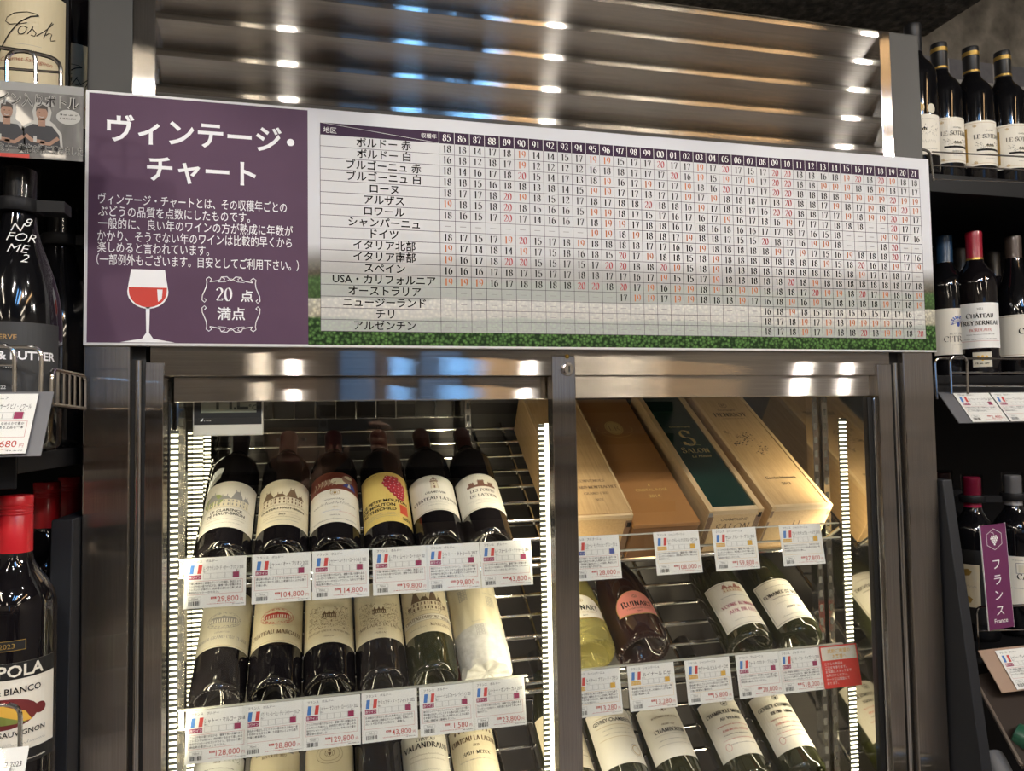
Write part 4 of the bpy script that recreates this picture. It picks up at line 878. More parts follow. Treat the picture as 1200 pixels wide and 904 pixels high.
for px, py, nm, sub, lb in ((888, 890, 'CHAMBOLLE-MUSIGNY', 'AU VILLAGE', 'wine bottle with an ivory label, black shield and shorter second line, lowest tier'), (952, 880, 'GEVREY-CHAMBERTIN', '1ER CRU - LAVAUT', 'wine bottle with an ivory label and black shield, lowest tier beside the light strip')):
    bottle('burgundy', GOLIVE, CBLACK, lying(rx(px, py), 2, .041), lb, GRP, lab_plain(IVORY, [(nm, .076, .0066, INK, 's', .08), (sub, .064, .0052, INK, 's', .045), ('d', .054, .0018, INKR, 'd', .06), ('JEAN-MICHEL GUILLON', .044, .0034, INKR, 's', .06), ('d', .037, .0016, INK, 'd', .05), ('d', .029, .0016, INKR, 'd', .06), ('d', .02, .0014, INK, 'd', .05)], .034, .140, em=pinkseal))
# ------------------------------------------------------------------ wooden gift boxes on the upper tier of the right door
def wood(name, a, b, ax=(30, 3, 30)):
    m = mat(name, rough=.5); noise_col(m, 6, [(.3, a), (.5, tuple((x + y) / 2 for x, y in zip(a, b))), (.72, b)], 8, ax, bump=.08, dist=.001); return m
PINE = wood('pale_pine', (.56, .38, .19), (.70, .50, .27), (60, 3, 60)); OAK = wood('honey_wood', (.50, .32, .14), (.62, .41, .20), (50, 3, 50)); PINEF = wood('pale_pine_end', (.58, .42, .23), (.72, .55, .34), (6, 6, 120))
CARAMEL = noise_col(mat('caramel_coated_board', rough=.35, coat=.2), 4, [(.3, (.36, .17, .055)), (.7, (.42, .20, .07))]); WALN = mat('caramel_side_board', (.20, .09, .03), .5)
DOVE = mat('dark_joint_wood', (.20, .11, .06), .6)
BRWN = mat('burnt_in_print', (.10, .055, .03), .6); GOLDP = mat('gold_foil_print', (.72, .52, .20), .35, .4)
def tilted(x, row, s=0.): return Matrix.Translation(Vector((x, YC, ROWS[row])) + AX * s) @ Matrix.Rotation(TH, 4, 'X')
# box frame: x to the right, y along the slope away from the viewer, z out of the slope; origin at the lower left front edge
def giftbox(x0, w, h, name, label, lidm, bodym, endm, s=0., ln=.36, inset=0.):
    r = empty(name, None, label, 'gift box', mw=tilted(x0, 0, s))
    b = MB(); b.box((0, 0, 0), (w, ln, h - .008), bodym); b.build('box_body', r, bevel=.0008)
    return r
lid = lambda z: (lambda u, v, l: (u, v, z + .0002 * l))
end = lambda y: (lambda u, v, l: (u, y - .0002 * l, v))
def xat(px, py): return at(px, py, .130).x
# 1: plain box with a sliding lid
x1 = xat(741, 594); r = giftbox(x1 - .104, .104, .094, 'wooden_wine_box', 'honey wood wine box with three lines of burnt-in print beside the middle door stile', OAK, OAK, PINEF)
b = MB(); b.box((.004, .004, .086), (.100, .36, .0935), OAK); b.box((0, 0, .084), (.104, .006, .0915), PINEF); b.box((0, .006, .086), (.004, .36, .094), PINE); b.box((.100, .006, .086), (.104, .36, .094), PINE); b.build('sliding_lid', r, bevel=.0006)
b = MB(); P = Print(b, lid(.0936))
for t, v, h in (('CONVENUES', .080, .0062), ('BATARD-MONTRACHET', .064, .0066), ('GRAND CRU', .049, .0056), ('2022', .033, .0058)): P.serif(t, .058, v, h, BRWN, fit=.080, wt=.19, l=1)
b.build('burnt_print', r)
b = MB(); P = Print(b, end(0)); P.rect(.094, .004, .104, .080, DOVE, 1); P.rect(.097, .066, .1035, .076, INK, 2); b.build('dovetail', r)
b = MB(); P = Print(b, lambda u, v, l: (-.0002 * l, v, u)); P.script(.052, .12, .16, .02, INK, 9, lw=.0012); b.build('side_lettering', r)
# 2: caramel box
x2 = x1 + .004; w2 = xat(822, 600) - x2 - .002; r = giftbox(x2, w2, .074, 'caramel_gift_box', 'caramel brown gift box with pale gold print and a round seal', CARAMEL, WALN, WALN, s=-.004)
b = MB(); b.box((-.001, -.001, .066), (w2 + .001, .361, .0735), CARAMEL); b.build('lid', r, bevel=.0008)
b = MB(); P = Print(b, lid(.0736)); P.text('CRISTAL ROSÉ', w2 / 2 + .004, .079, .0066, GOLDP, 'c', .078, .012, 1); P.text('2014', w2 / 2 + .004, .063, .0076, GOLDP, 'c', None, .015, 1); P.poly([(w2 / 2 + .002, .092), (w2 / 2 + .004, .099), (w2 / 2 + .006, .092)], GOLDP, 1)
P.ell(w2 / 2 - .002, .262, .0175, .0215, GOLDP, 1, 32); P.ring(w2 / 2 - .002, .262, .0150, .0190, .0008, CARAMEL, 2); P.serif('LR', w2 / 2 - .002, .254, .015, CARAMEL, wt=.12, l=2)
for s_ in (-1, 1): P.line([(w2 / 2 - .002 + s_ * x, y) for x, y in ((.018, .250), (.026, .246), (.034, .252), (.036, .262), (.030, .264))], .0007, GOLDP, 1); P.line([(w2 / 2 - .002 + s_ * x, y) for x, y in ((.006, .234), (.02, .236), (.030, .243))], .0006, GOLDP, 1)
P.text('REIMS', w2 / 2 - .002, .230, .0036, GOLDP, 'c', None, 0, 1); b.build('gold_print', r)
b = MB(); P = Print(b, end(-.0002)); P.small(w2 / 2, .040, .05, .002, DOVE, 3, 1); b.build('end_print', r)
# 3: dark green lid
x3 = xat(830, 592) - .0; w3 = xat(894, 584) - x3; r = giftbox(x3, w3, .090, 'green_lidded_wine_box', 'pale pine wine box with a glossy dark green lid lettered in gold', DARKG, PINE, PINEF)
b = MB(); b.box((.010, .010, .080), (w3 - .010, .36, .0875), DARKG); b.build('green_lid', r)
b = MB(); b.box((0, 0, .08), (.010, .36, .0905), PINE); b.box((w3 - .010, 0, .08), (w3, .36, .0905), PINE); b.box((.010, 0, .08), (w3 - .010, .010, .0905), PINEF); b.build('lid_frame', r, bevel=.0006)
b = MB(); P = Print(b, lid(.0876)); c = w3 / 2; P.text('CHAMPAGNE', c, .236, .0052, GOLDP, 'c', .056, .012, 1); P.serif('S', c, .180, .046, GOLDP, wt=.14, l=1); P.line([(c - .02, .188), (c + .018, .180)], .0008, GOLDP, 1); P.serif('Salon', c, .158, .0155, GOLDP, wt=.15, l=1, small=.8); P.text('Le Mesnil', c + .004, .144, .0072, GOLDP, 'c', None, 0, 1, slant=.25); b.build('gold_print', r)
b = MB(); P = Print(b, end(0)); P.text('CHAMPAGNE', c, .068, .0058, BRWN, 'c', .062, .01, 1); P.serif('SALON', c, .046, .0155, BRWN, fit=.062, wt=.13, l=1, slant=.15)
for a in (.001, w3 - .011): P.rect(a, .004, a + .010, .078, DOVE, 0)
P.rect(.001, .078, .008, .086, INKG, 2); P.rect(w3 - .008, .074, w3 - .002, .084, INK, 2); b.build('end_print', r)
# 4: engraved lid
x4 = xat(903, 583); w4 = xat(974, 581) - x4; r = giftbox(x4, w4, .092, 'engraved_wine_box', 'honey pine wine box with an engraved map motif, nearest the light strip', OAK, OAK, PINEF)
b = MB(); b.box((.007, .007, .082), (w4 - .007, .36, .0900), OAK); b.box((0, 0, .082), (.007, .36, .0918), PINE); b.box((w4 - .007, 0, .082), (w4, .36, .0918), PINE); b.box((.007, 0, .082), (w4 - .007, .007, .0918), PINEF); b.build('sliding_lid', r, bevel=.0006)
b = MB(); P = Print(b, lid(.0902)); c = w4 / 2; P.text('Cuvée Hemera', c + .002, .074, .0074, INK, 'c', .060, .012, 1); P.text('2013', c + .004, .058, .0066, INK, 'c', None, .02, 1); P.serif('HENRIOT', c, .266, .0125, INK, fit=.080, wt=.19, l=1); P.text('Champagne', c, .286, .0058, INK, 'c', None, 0, 1); P.ring(c, .306, .0075, .0085, .0008, INK, 1); P.serif('H', c, .302, .008, INK, wt=.15, l=1); P.small(c, .258, .05, .0016, INK, 2, 1)
rg = random.Random(21)
for (cx, cy, w, h, n) in ((.050, .198, .046, .030, 46), (.030, .178, .040, .010, 22), (.068, .165, .034, .022, 22), (.060, .150, .020, .014, 8)):
    for _ in range(n):
        x = cx + rg.gauss(0, w / 4.2); y = cy + rg.gauss(0, h / 4); a = rg.uniform(0, 6.28); k = rg.uniform(.0015, .0045)
        x = min(max(x, .011), w4 - .011); P.poly([(x, y), (x + k * cos(a), y + k * sin(a)), (x + k * cos(a + .9) * .8, y + k * .7 * sin(a + .9)), (x + k * .5 * cos(a + 2), y + k * .4 * sin(a + 2))], INK, 1)
for a in range(4): P.line([(.020 + .004 * cos(a * pi / 4), .215 + .005 * sin(a * pi / 4)), (.020 - .004 * cos(a * pi / 4), .215 - .005 * sin(a * pi / 4))], .0005, INK, 1)
b.build('engraving', r)
b = MB(); P = Print(b, end(0)); P.serif('H', c, .042, .018, BRWN, wt=.10, l=1); P.rect(.001, .070, .006, .084, DOVE, 1); P.rect(.001, .012, .005, .06, DOVE, 1); P.rect(w4 - .006, .07, w4 - .001, .08, DOVE, 1); b.build('end_print', r)

# ------------------------------------------------------------------ price cards
BLURB = ['力強い果実味と繊細なタンニンの調和。熟成により', 'カシスや杉の香りが広がる、優雅で長い余韻のある', 'エレガントな味わい。肉料理と合わせて楽しめる', '格付けシャトーのセカンドワイン。なめらかで豊か', '樽由来の香ばしさとミネラル感のある上品な一本', 'きめ細かな泡立ちと熟した果実のふくよかな香り']
CW, CH = .0755, .0635
def price_card(x, z, y, kind, region, name, price, label, tilt=10, group='price cards in the showcase', rot=0., mats=None, blurb=3, seed=0, w=CW):
    mw = Matrix.Translation((x, y, z)) @ Matrix.Rotation(radians(rot), 4, 'Z') @ Matrix.Rotation(radians(-tilt), 4, 'X')
    r = empty('price_card', None, label, 'price card', group, mw=mw)
    b = MB(); b.box((-w / 2, 0, -CH), (w / 2, .0006, 0), PAPER); b.build('paper', r)
    b = MB(); P = Print(b, lambda u, v, l: (u - w / 2, -.00012 * l, v - CH))
    kc, kt = {'red': (MAROON, '赤ワイン'), 'white': (NAVY, '白ワイン'), 'spark': (INKYEL, 'スパークリング')}[kind]
    P.text('フランス　' + region, .006, .0575, .0034, INK, 'l', None, .006, 1, em=True)
    for k, m in enumerate((FLAGB, WHITEI, FLAGR)):
        a = .0055 + k * .0048; P.poly([(a, .0432), (a + .0048, .0432), (a + .0062, .0545), (a + .0014, .0545)], m, 1)
    P.rect(.0045, .0362, .020, .0418, kc, 1); P.text(kt, .01225, .0374, .0036, WHITEI, 'c', .0145, .01, 2, em=True)
    P.text(name, .047, .0474, .0055, INK, 'c', .050 if len(name) > 8 else None, .004, 1, em=True)
    for k in range(5):
        a = .0225 + k * .0090; P.frame(a, .0362, a + .0088, .0432, .00025, INKG, 1)
        if k == 4: P.rect(a + .0005, .0362, a + .0082, .0436, kc, 2)
    P.text('辛口' if kind != 'red' else '軽い', .0245, .0444, .0022, INK, 'c', None, 0, 1, em=True); P.text('甘口' if kind != 'red' else '重い', .0650, .0444, .0022, INK, 'c', None, 0, 1, em=True)
    P.frame(.0035, .0168, w - .0040, .0340, .0003, INKR if kind != 'spark' else INKYEL, 1)
    rr = random.Random(seed)
    for k in range(blurb):
        t = BLURB[(seed + k) % 6]
        if k == blurb - 1: t = t[:rr.randint(4, 16)] + '。'
        P.text(t, .005, .0300 - k * .0039, .0029, INK, 'l', .064 if len(t) > 18 else None, .010, 1, em=True)
    P.frame(.0050, .0098, .0205, .0143, .0003, INKG, 1); P.text('750ml', .0127, .0108, .0024, INK, 'c', None, 0, 1); x_ = .0055
    while x_ < .020: q = rr.choice((.0004, .0007, .0011)); P.rect(x_, .0035, min(x_ + q, .0202), .0088, INK, 1); x_ += q + rr.choice((.0004, .0008))
    P.text(price, .0665, .0066, .0072, INKR, 'r', .042, .004, 1); P.text('円', .0705, .0066, .0038, INKR, 'c', None, 0, 1, em=True)
    V = textmesh(price, .004); wd = min((V[3] - V[2]) * .0072 / .73, .042); P.rect(.0655 - wd - .0068, .0105, .0655 - wd, .0132, INKR, 1); P.text('税込', .0655 - wd - .0034, .0109, .0021, WHITEI, 'c', None, 0, 2, em=True)
    P.small(.045, .0040, .034, .0011, INKR, seed + 1, 1); P.small(.066, .0024, .014, .0011, INK, seed + 2, 1)
    b.build('print', r)
    b = MB(); b.box((-w / 2 - .0012, -.0022, -CH - .0018), (w / 2 + .0012, -.0012, .0008), SLEEVE); b.build('plastic_sleeve', r)
    return r
YCARD = .086
def shelfcards(row, items):
    for i, (pl, pr_, py, kind, region, name, price, lb) in enumerate(items):
        x = (at(pl, py, YCARD).x + at(pr_, py, YCARD).x) / 2
        price_card(x, RAIL[row], YCARD + .0006 * (i % 2), kind, region, name, price, lb, blurb=4 if i % 2 == 0 else 3, seed=row * 7 + i * 3 + int(x * 90))
shelfcards(0, [(217, 289, 655, 'red', 'ボルドー', 'ル・クラランス・ド・オー・ブリオン 2018', '29,800', 'upper price card under the manor label with a green tree, priced 29,800'),
    (297, 363, 651, 'red', 'ボルドー', 'シャトー・オー・ブリオン 2022', '104,800', 'upper price card under the brown manor label, priced 104,800'),
    (367, 431, 648, 'red', 'ボルドー', 'シャトー・ムートン・ロートシルト 2022', '114,800', 'upper price card under the red-brown picture label, priced 114,800'),
    (438, 499, 643, 'red', 'ボルドー', 'ル・プティ・ムートン・ロートシルト 2021', '39,800', 'upper price card under the yellow grape label, priced 39,800'),
    (501, 560, 639, 'red', 'ボルドー', 'シャトー・ラトゥール 2017', '99,800', 'upper price card under the single tower label, priced 99,800'),
    (563, 621, 635, 'red', 'ボルドー', 'レ・フォール・ド・ラトゥール 2018', '43,800', 'upper price card under the three-tower fort label, priced 43,800')])
shelfcards(1, [(221, 288, 838, 'red', 'ボルドー', 'シャトー・マルゴー 2018', '128,000', 'lower price card under the silver-grey oval label, priced 128,000'),
    (286, 354, 829, 'red', 'ボルドー', 'パヴィヨン・ルージュ・デュ・シャトー・マルゴー', '28,800', 'lower price card under the red oval label, priced 28,800'),
    (356, 421, 822, 'red', 'ボルドー', 'シャトー・ラフィット・ロートシルト 2022', '129,800', 'lower price card priced 129,800 at the left door'),
    (425, 487, 814, 'red', 'ボルドー', 'カリュアド・ド・ラフィット 2022', '43,800', 'lower price card under the bold park view label, priced 43,800'),
    (492, 553, 806, 'red', 'ボルドー', 'シャトー・デュルフォール・ヴィヴァン 2021', '11,580', 'lower price card under the ribbon label, priced 11,580'),
    (555, 613, 798, 'red', 'ボルドー', 'シャトー・ポンテ・カネ 2017', '23,800', 'lower price card under the paper-wrapped bottle, priced 23,800')])
shelfcards(0, [(666, 727, 628, 'white', 'ブルゴーニュ', 'バタール・モンラッシェ・グラン・クリュ', '128,000', 'price card with a blue square, under the plain honey wood box'),
    (765, 819, 624, 'spark', 'シャンパーニュ', 'ルイ・ロデレール クリスタル・ロゼ 2014', '108,000', 'price card with an amber square under the caramel box, priced 108,000'),
    (834, 885, 620, 'spark', 'シャンパーニュ', 'サロン ブラン・ド・ブラン 2013', '159,800', 'price card with an amber square under the green-lidded box, priced 159,800'),
    (914, 960, 615, 'spark', 'シャンパーニュ', 'アンリオ キュヴェ・ヘメラ 2013', '37,800', 'price card with an amber square under the engraved box, priced 37,800')])
shelfcards(1, [(670, 725, 785, 'spark', 'シャンパーニュ', 'ルイナール ブラン・ド・ブラン', '13,280', 'price card with an amber square partly hidden by the middle door stile, priced 13,280'),
    (736, 788, 778, 'spark', 'シャンパーニュ', 'ルイナール ロゼ', '13,280', 'price card with an amber square under the pink shield label, priced 13,280'),
    (803, 853, 772, 'spark', 'シャンパーニュ', 'サヴァール ビュル・ド・ロゼ', '15,800', 'price card with an amber square under the empty gap, priced 15,800'),
    (863, 911, 767, 'red', 'ブルゴーニュ', 'ヴォーヌ・ロマネ オー・ブリュレ 2020', '28,800', 'lower price card with a maroon square under the red-lettered label, priced 28,800'),
    (913, 959, 762, 'red', 'ブルゴーニュ', 'ロマネ・サン・ヴィヴァン 2020', '518,000', 'lower price card with a maroon square beside the red notice, priced 518,000')])
xl, xr = at(960, 758, .084).x, at(1003, 756, .084).x; xc = (xl + xr) / 2; w = xr - xl
r = empty('notice_card', None, 'red and white notice card at the end of the lower card rail', 'notice card', mw=Matrix.Translation((xc, .084, RAIL[1] + .001)) @ Matrix.Rotation(radians(-10), 4, 'X'))
b = MB(); b.box((-w / 2, 0, -CH), (w / 2, .0006, 0), REDP); b.build('paper', r)
b = MB(); P = Print(b, lambda u, v, l: (u, -.00012 * l, v)); P.rect(-w / 2 + .002, -.022, w / 2 - .002, -.002, IVORY, 1); P.text('試飲ご希望の', 0, -.011, .0062, INKYEL, 'c', w * .72, .01, 2, em=True); P.text('お客様へ', 0, -.019, .0058, INKYEL, 'c', None, .01, 2, em=True)
for i, t in enumerate(('こちらの商品は', 'ご注文を承ります。', 'お気軽にスタッフまで', 'お声がけください。', 'カード又は現金にて', '承ります。')): P.text(t, -w * .42, -.029 - i * .0058, .0042, WHITEI, 'l', None, .006, 1, em=True)
b.build('print', r); b = MB(); b.box((-w / 2 - .0012, -.0022, -CH - .0018), (w / 2 + .0012, -.0012, .0008), SLEEVE); b.build('plastic_sleeve', r)

# ------------------------------------------------------------------ thermometer inside the left door
a = at(226, 440, .062); e = at(308, 509, .062); w = e.x - a.x; zb_ = at(262, 511, .062).z; hh_ = .088
r = empty('digital_thermometer', (a.x, .062, zb_), 'white framed digital thermometer with grey display at the top corner of the left door', 'thermometer')
b = MB(); b.box((0, 0, 0), (w, .014, hh_), mat('white_plastic', (.70, .68, .60), .45)); b.build('case', r, bevel=.002)
b = MB(); b.box((.0015, -.0008, .0145), (w - .0015, .0005, hh_ - .003), BLACKL); b.build('black_face', r, bevel=.001)
b = MB(); b.box((.010, -.0013, .030), (w - .008, -.0005, hh_ - .010), mat('lcd_grey', (.34, .36, .27), .35)); b.build('display', r)
b = MB(); P = Print(b, lambda u, v, l: (u, -.0014 - .0002 * l, v)); LCD = mat('lcd_segment', (.04, .05, .04), .5)
SEG = {'1': 'bc', '7': 'abc', '2': 'abged'}
def seg7(ch, u, v, w_, h_):
    t = .0035; c = {'a': (u, v + h_ - t, u + w_, v + h_), 'd': (u, v, u + w_, v + t), 'g': (u, v + h_ / 2 - t / 2, u + w_, v + h_ / 2 + t / 2), 'b': (u + w_ - t, v + h_ / 2, u + w_, v + h_), 'c': (u + w_ - t, v, u + w_, v + h_ / 2), 'f': (u, v + h_ / 2, u + t, v + h_), 'e': (u, v, u + t, v + h_ / 2)}
    for k in SEG[ch]: P.rect(*c[k], LCD, 1)
for ch, u in (('1', .018), ('7', .034), ('2', .054)): seg7(ch, u, .034, .014, .036)
P.rect(.0502, .034, .0532, .037, LCD, 1); P.text('°C', w - .012, .033, .0075, LCD, 'c', None, .01, 1); P.poly([(.009, .019), (.013, .0235), (.012, .019)], WHITEI, 1); P.small(.018, .019, .008, .0015, WHITEI, 2, 1)
b.build('display_digits', r)

# ------------------------------------------------------------------ black shelf units to either side
def shelf_unit(x0, x1, yf, yb, zs, label, kindname='store_shelf', h=2.3):
    r = empty(kindname, ((x0 + x1) / 2, yb, 0), label, 'shelf unit')
    o = r.location
    b = MB(); b.box((x0, yb - .02, .0), (x1, yb, h), BLACKM); b.build('back_panel', r, o)
    for z, f in zs:
        b = MB(); b.box((x0, f, z - .020), (x1, yb - .02, z), BLACKM); b.box((x0, f - .004, z - .034), (x1, f, z), BLACKM)
        b.build('shelf', r, o, bevel=.001)
    return r
def tupl(q): return (q.x, q.y, q.z)
LU = shelf_unit(-1.15, -.290, -.12, .42, [(1.893, -.115), (1.526, -.150), (1.166, -.170)], 'tall black metal shelf unit full of bottles against the dark side of the showcase')
pa, pb_ = at(60, 610, -.025), at(86, 612, -.025)
b = MB(); x0, x1, zt = pa.x, pb_.x, pa.z
b.v += [(x, y, z) for x in (x0, x1) for y, z in ((-.025, zt), (.40, zt), (.40, .2), (-.075, .2))]; b.f += [(0, 1, 2, 3), (7, 6, 5, 4), (0, 4, 5, 1), (3, 2, 6, 7), (0, 3, 7, 4), (1, 5, 6, 2)]; b.m += [b.mi(DARKP)] * 6
b.build('side_panel', LU, LU.location, bevel=.0015)
yr = .60
RU = shelf_unit(.975, 2.3, .02, yr, [(at(1100, 52, .24).z - .302, .150), (at(1106, 272, .27).z - .302, .12), (1.128, .085)], 'tall black metal shelf unit full of bottles on the brick wall side of the showcase', h=1.99)
pa, pb_ = at(1098, 563, -.006), at(1112, 564, -.006); x0, x1, zt = pa.x + .010, pb_.x + .006, pa.z
b = MB(); b.v += [(x, y, z) for x in (x0, x1) for y, z in ((-.006, zt), (.55, zt), (.55, .2), (-.155, .2))]; b.f += [(0, 1, 2, 3), (7, 6, 5, 4), (0, 4, 5, 1), (3, 2, 6, 7), (0, 3, 7, 4), (1, 5, 6, 2)]; b.m += [b.mi(DARKP)] * 6
b.build('side_panel', RU, RU.location, bevel=.0015)
def upright(x, y, z, roll=0): return Matrix.Translation((x, y, z)) @ Matrix.Rotation(radians(roll), 4, 'Z')
def ysolve(px, py, x):
    return min((abs(at(px, py, k * .002).x - x), k * .002) for k in range(-100, 200))[1]
# script lettering for the script-labelled bottles
def josh(P, u, v, k, m, lw):
    c = lambda *p: [(u + p[i] * k, v + p[i + 1] * k) for i in range(0, len(p), 2)]
    P.line(c(1.2, 1.39, .78, 1.23, .19, .78, -.39, .06, -.97, -.84, -1.3, -1.3), lw * 1.4, m, 2); P.line(c(1.2, 1.39, 1.04, 1.47, .58, 1.49, -.13, 1.34, -.58, 1.08, -.69, .82, -.39, .61, .19, .65, .58, .78), lw * .8, m, 2)
    P.line([(u + k * (.32 + .21 * cos(radians(a)) + .08 * sin(radians(a))), v + k * (.26 + .27 * sin(radians(a)))) for a in range(60, 421, 20)] + c(.62, .46), lw * .9, m, 2)
    P.line(c(.60, .04, .82, .42, .90, .60, .84, .50, 1.06, .20, .98, .0, .78, .02), lw * .9, m, 2)
    P.line(c(1.08, .04, 1.5, .48, 1.85, .95, 2.02, 1.22, 1.94, 1.26, 1.72, .8, 1.45, 0), lw * .9, m, 2); P.line(c(1.58, .25, 1.78, .48, 1.94, .46, 1.86, .18, 1.88, .0, 2.18, .18), lw * .9, m, 2)
JOSHP = mat('josh_label_paper', (.55, .47, .30), .6)
def lab_josh(P):
    v0, v1 = .040, .148; base(P, .088, v0, v1, JOSHP); josh(P, -.008, v0 + .054, .0175, INK, .0010)
    P.line([(-.010, v0 + .043), (.016, v0 + .043)], .0004, INKG); P.text('JOSH CELLARS', .002, v0 + .035, .0026, INK, 'c', .034); P.text('Cabernet Sauvignon', .0, v0 + .024, .0048, mat('rust_ink', (.30, .07, .03), .6), 'c', .056, 0, 2, slant=.3); P.ell(-.040, v0 + .095, .01, .006, mat('olive_mark_ink', (.28, .30, .06), .6), 1)
GL = 'bottles on the top board of the dark shelf unit'
q = at(25, 62, -.055); bottle('bordeaux', GD, CBLACK, upright(q.x, -.02, 1.893, 6), 'standing dark bottle with a cream script label behind the wire guard', None, lab_josh)
bottle('bordeaux', GD, CBLACK, upright(-.320, ysolve(87, 70, -.320), 1.893, 10), 'second dark bottle with a cream script label, half hidden by the steel pillar', None, lab_josh)
def lab_butter(P):
    v0, v1 = .046, .130; base(P, .115, v0, v1, SLATE); GI = mat('bronze_ink', (.40, .25, .10), .4, .3)
    P.text('RESERVE', 0, v0 + .066, .0052, GI, 'c', .040, .02); P.text('BREAD & BUTTER', .004, v0 + .046, .0086, TW, 'c', .098, .03); P.text('PINOT NOIR', 0, v0 + .037, .0036, WHITEI, 'c', .036, .01)
    P.text('2022', 0, v0 + .016, .0036, WHITEI, 'c', .016); P.text('RUSSIAN RIVER VALLEY', .004, v0 + .0085, .0045, TW, 'c', .090, .03); P.text('SONOMA COUNTY', 0, v0 + .003, .0036, WHITEI, 'c', .05, .01)
def sign_pen(P):                                              # signature in silver pen above the label
    k = .0125
    for t, u, v in (('B', .020, .202), ('N', .006, .192), ('FOR', .012, .188), ('ME', .008, .174), ('2', .014, .162)): P.text(t, u * .55, v - .012, k * .72, WHITEI, 'c', None, -.008, 1, slant=.35)
    P.line([(-.01, .143), (.0, .150), (.006, .141), (.016, .146), (.030, .147)], .0007, WHITEI, 1)
q = at(-1, 430, -.13); bottle('burgundy', GB, CBLACK, upright(q.x, -.085, 1.528), 'black bottle signed in white pen with a dark label, behind the wire guard', 'black bottles with security tags', [('label', lab_butter)], None, True)
r_ = COL.objects['wine_bottle'] if 0 else None
qb = [o for o in SC.objects if o.get('label', '').startswith('black bottle signed')][0]
mb = MB(); P = Print(mb, lambda u, v, l: ((.0255 + .0003 * l) * sin(u / .0255), -(.0255 + .0003 * l) * cos(u / .0255), v), split=.004)
for t, u, v in (('8', .014, .026), ('N', .006, .020), ('FOR', .010, .010), ('ME', .007, -.002), ('2', .012, -.012)): P.text(t, u, v, .0092, WHITEI, 'c', None, -.01, 1, slant=.35)
mw_ = Matrix.Translation((0, 0, .205)); mb.v = [tuple(mw_ @ Vector(((.0258 + .020 * max(0, -z) ** .5 * .9 + .004) / .0258 * x, (.0258 + .020 * max(0, -z) ** .5 * .9 + .004) / .0258 * y, z))) for x, y, z in mb.v]
mb.build('signature', qb)
bottle('burgundy', GB, CBLACK, upright(-.322, ysolve(70, 430, -.322), 1.528), 'black bottle with a security tag standing behind the signed one', 'black bottles with security tags', None, None, True)
def lab_coppola(P):
    v0, v1 = .050, .150; base(P, .104, v0, v1, IVORY); P.rect(-.052, v0 + .084, .052, v1, BLACKL, 1); P.text('COPPOLA', 0, v0 + .0865, .0118, IVORY, 'c', .090, .02); P.rect(-.052, v0, .052, v0 + .014, BLACKL, 1)
    P.text('ROSSO & BIANCO', 0, v0 + .070, .0062, INK, 'c', .078, .015); P.text('CABERNET SAUVIGNON', .0, v0 + .029, .0052, INK, 'c', .084, .01); P.text('CALIFORNIA', 0, v0 + .008, .0042, IVORY, 'c', .06); P.small(0, v0 + .0035, .08, .0016, IVORY, 3)
    P.ell(0, v0 + .051, .032, .015, mat('label_oxblood', (.16, .02, .02), .6), 1); P.ell(.034, v0 + .051, .006, .0055, MATS['label_oxblood'], 1); P.ell(-.034, v0 + .051, .006, .0055, MATS['label_oxblood'], 1); P.poly([(-.026, v0 + .042), (.026, v0 + .042), (.020, v0 + .052), (-.004, v0 + .062), (-.020, v0 + .052)], INKYEL, 2); P.poly([(-.022, v0 + .041), (.022, v0 + .041), (.0, v0 + .050)], mat('label_field_green', (.20, .24, .05), .6), 3)
    P.script(.01, v0 + .020, .06, .003, INKG, 3); P.frame(-.012, v1 + .012, .020, v1 + .022, .0005, INKGOLD); P.rect(-.0115, v1 + .0125, .0195, v1 + .0215, BLACKL, 0); P.text('2023', .004, v1 + .0145, .005, INKGOLD, 'c')
GC = 'bottles with red screwcaps'
for i, (px, py, y, lb) in enumerate(((19, 610, -.09, 'front bottle with a long red screwcap and a black and cream label'), (55, 600, .0, 'middle bottle with a long red screwcap in the row behind the dark panel'), (82, 590, .075, 'rearmost bottle with a long red screwcap, mostly behind the dark panel'))):
    x = at(px, py, y).x
    if i: x = (-.349, -.352)[i - 1]; y = ysolve(px, py, x)
    bottle('screw', GD, CRED, upright(x, y, 1.169, 4), lb, GC, lab_coppola)
# wire guards, cards and notices of the dark shelf unit
def guard(loops, rails, name, label, parts=None):
    """chromed wire fence: upright hoops joined by level wires"""
    r = empty('wire_guard', loops[0][0], label, 'wire guard'); o = r.location
    for pts, rad in [(l, .0022) for l in loops]: b = MB(); b.tube(rnd(pts, .012), rad, CHROME, 8); b.build('hoop', r, o, True)
    for pts in rails: b = MB(); b.tube(rnd(pts, .01), .0015, CHROME, 8); b.build('rail_wire', r, o, True)
    return r
def hoop(pl, pr_, pt, pb, y): return [at(pl, pb, y), at(pl, pt, y), at(pr_, pt, y), at(pr_, pb, y)]
y = -.118
guard([hoop(8, 42, 60, 104, y), [at(-25, 52, y), at(40, 62, y), at(71, 70, y), at(71, 104, y)]], [[at(-25, 78, y), at(71, 85, y)]], '', 'chromed wire guard in front of the cream script label')
y = -.152
guard([[at(-30, 404, y), at(17, 405, y), at(17, 478, y)], [at(-30, 406, y), at(49, 407, y), at(47, 480, y)]], [[at(-30, 428, y), at(17, 428, y)]], '', 'chromed wire guard in front of the signed black bottle')
y0, y1 = -.13, -.02
r = empty('wire_basket_end', at(80, 480, y1), 'chromed wire basket end between the signed bottle and the steel pillar', 'wire guard'); o = r.location
A, B, C_, D_ = at(61, 433, y0), at(99, 441, y1), at(99, 479, y1), at(60, 474, y0)
b = MB(); b.tube(rnd([D_, A, B, C_], .010), .0024, CHROME, 8); b.tube([D_, C_], .0024, CHROME, 8); b.build('outer_wire', r, o, True)
